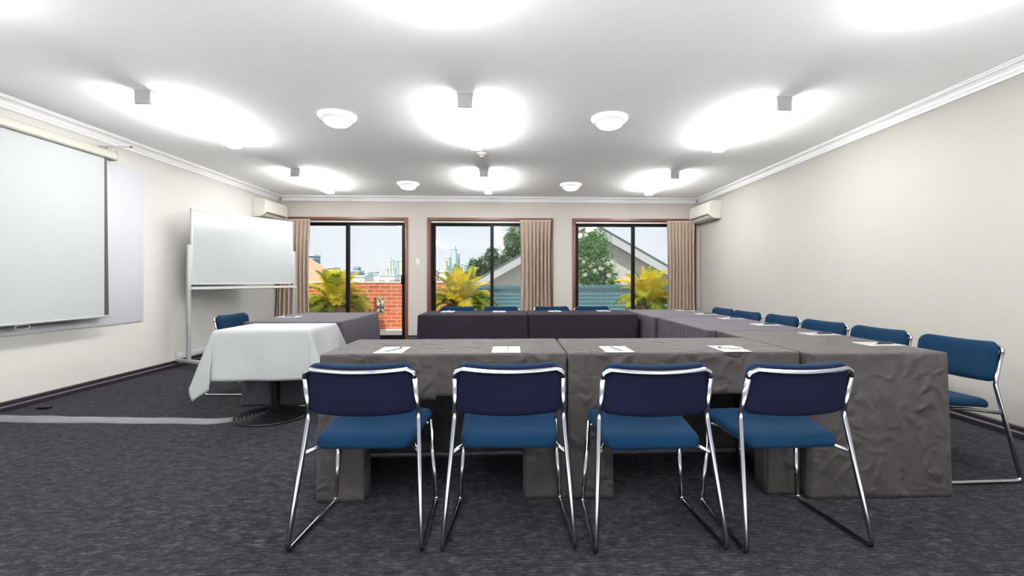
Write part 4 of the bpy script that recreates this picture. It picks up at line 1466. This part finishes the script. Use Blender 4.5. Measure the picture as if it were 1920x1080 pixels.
M['f_teal'] = facade_mat('facade_teal', (0.62, 0.72, 0.75), (0.38, 0.55, 0.60), 2.4, 60, 0.35)
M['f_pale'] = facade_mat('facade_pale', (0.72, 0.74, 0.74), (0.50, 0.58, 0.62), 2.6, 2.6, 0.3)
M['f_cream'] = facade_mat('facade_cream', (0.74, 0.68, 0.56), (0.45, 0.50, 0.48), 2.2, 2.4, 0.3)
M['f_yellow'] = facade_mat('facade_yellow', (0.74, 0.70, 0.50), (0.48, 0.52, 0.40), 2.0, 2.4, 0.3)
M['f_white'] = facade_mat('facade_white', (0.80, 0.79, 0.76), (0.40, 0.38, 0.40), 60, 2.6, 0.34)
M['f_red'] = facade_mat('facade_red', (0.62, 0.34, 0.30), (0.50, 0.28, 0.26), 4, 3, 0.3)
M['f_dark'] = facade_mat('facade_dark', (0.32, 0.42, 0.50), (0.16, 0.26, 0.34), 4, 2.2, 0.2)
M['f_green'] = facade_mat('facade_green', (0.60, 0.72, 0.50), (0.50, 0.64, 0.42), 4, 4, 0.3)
def at(px0, px1, py, Y):
    """metric box for a far building at distance Y: centre x, width, top z"""
    def w_(px):
        k = (px - 993) / 853.0
        Zc = Y / (math.cos(th) - k * math.sin(th))
        return k * Zc * math.cos(th) + Zc * math.sin(th), Zc
    a, Za = w_(px0); b, Zb = w_(px1)
    return (a + b) / 2, b - a, CAM_H - (py - 524) * (Za + Zb) / 2 / 853.0
far = [(566, 601, 480, 160, 8, 'f_grey', 'grey slab block with horizontal bands at the far left behind the salmon roof', None),
       (604, 638, 503, 200, 12, 'f_dark', 'low blue-green glass block above the left palm', None),
       (640, 652, 505, 260, 12, 'f_pale', 'small pale block right beside the left door mullion', None),
       (655, 684, 509, 240, 14, 'f_dark', 'wide dark blue office block just right of the left door mullion', (0.25, 2.0)),
       (684, 693, 512, 230, 8, 'f_white', 'narrow white block right of the dark blue office block', None),
       (694, 711, 511, 300, 12, 'f_dark', 'flat dark block in the middle of the left door skyline', None),
       (700, 722, 515, 200, 10, 'f_pale', 'pale low block in front of the flat dark block', None),
       (722, 729, 505, 320, 9, 'f_cream', 'tan tower at the left end of the tower cluster in the left door', None),
       (729, 734, 490, 340, 9, 'f_yellow', 'pale yellow tower, second of the cluster in the left door', (0.2, 2)),
       (735, 739.5, 488, 360, 9, 'f_bluegrey', 'tall blue-grey tower in the middle of the left door cluster', None),
       (740, 744, 491, 350, 9, 'f_cream', 'slim cream tower right of the tallest tower in the left door cluster', None),
       (744.5, 748, 489.5, 345, 9, 'f_bluegrey', 'slim blue tower near the right of the left door cluster', None),
       (749, 757, 489, 340, 9, 'f_yellow', 'yellowish tower at the right end of the left door cluster', None),
       (736, 742, 503, 300, 9, 'f_bluegrey', 'short blue-grey block at the foot of the left door cluster', None),
       (712, 757, 517, 180, 9, 'f_white', 'long white low block under the tower cluster in the left door', None),
       (655, 700, 519, 150, 9, 'f_pale', 'long pale grey low block under the left door skyline', None),
       (812, 824, 507, 160, 8, 'f_red', 'small red-roofed block at the left edge of the middle door', None),
       (823, 847, 510, 150, 8, 'f_white', 'white block with dark window bands behind the middle palm', None),
       (832, 848, 484, 330, 14, 'f_pale', 'broad pale slab at the left of the middle door towers', (0.4, 1.2)),
       (831, 840, 489, 320, 10, 'f_green', 'pale green block at the foot of the middle door towers', None),
       (846, 858, 467, 360, 14, 'f_teal', 'tallest pale glass tower in the middle door', (0.35, 2.5)),
       (852, 857, 473, 350, 8, 'f_bluegrey', 'slim blue-grey shaft before the tallest tower', None),
       (858, 863, 477, 355, 12, 'f_bluegrey', 'blue-grey tower right beside the tallest tower', None),
       (864, 869, 495, 330, 10, 'f_bluegrey', 'short hazy tower between the tall and dark blocks', None),
       (871, 880, 497, 300, 12, 'f_dark', 'dark blue office block left of the trees in the middle door', (0.35, 0.8)),
       (880.5, 889, 483, 350, 12, 'f_teal', 'pale glass tower partly behind the trees in the middle door', (0.3, 1.5)),
       (868.5, 870.5, 495, 310, 4, 'f_white', 'thin white tower left of the dark blue office block', None)]
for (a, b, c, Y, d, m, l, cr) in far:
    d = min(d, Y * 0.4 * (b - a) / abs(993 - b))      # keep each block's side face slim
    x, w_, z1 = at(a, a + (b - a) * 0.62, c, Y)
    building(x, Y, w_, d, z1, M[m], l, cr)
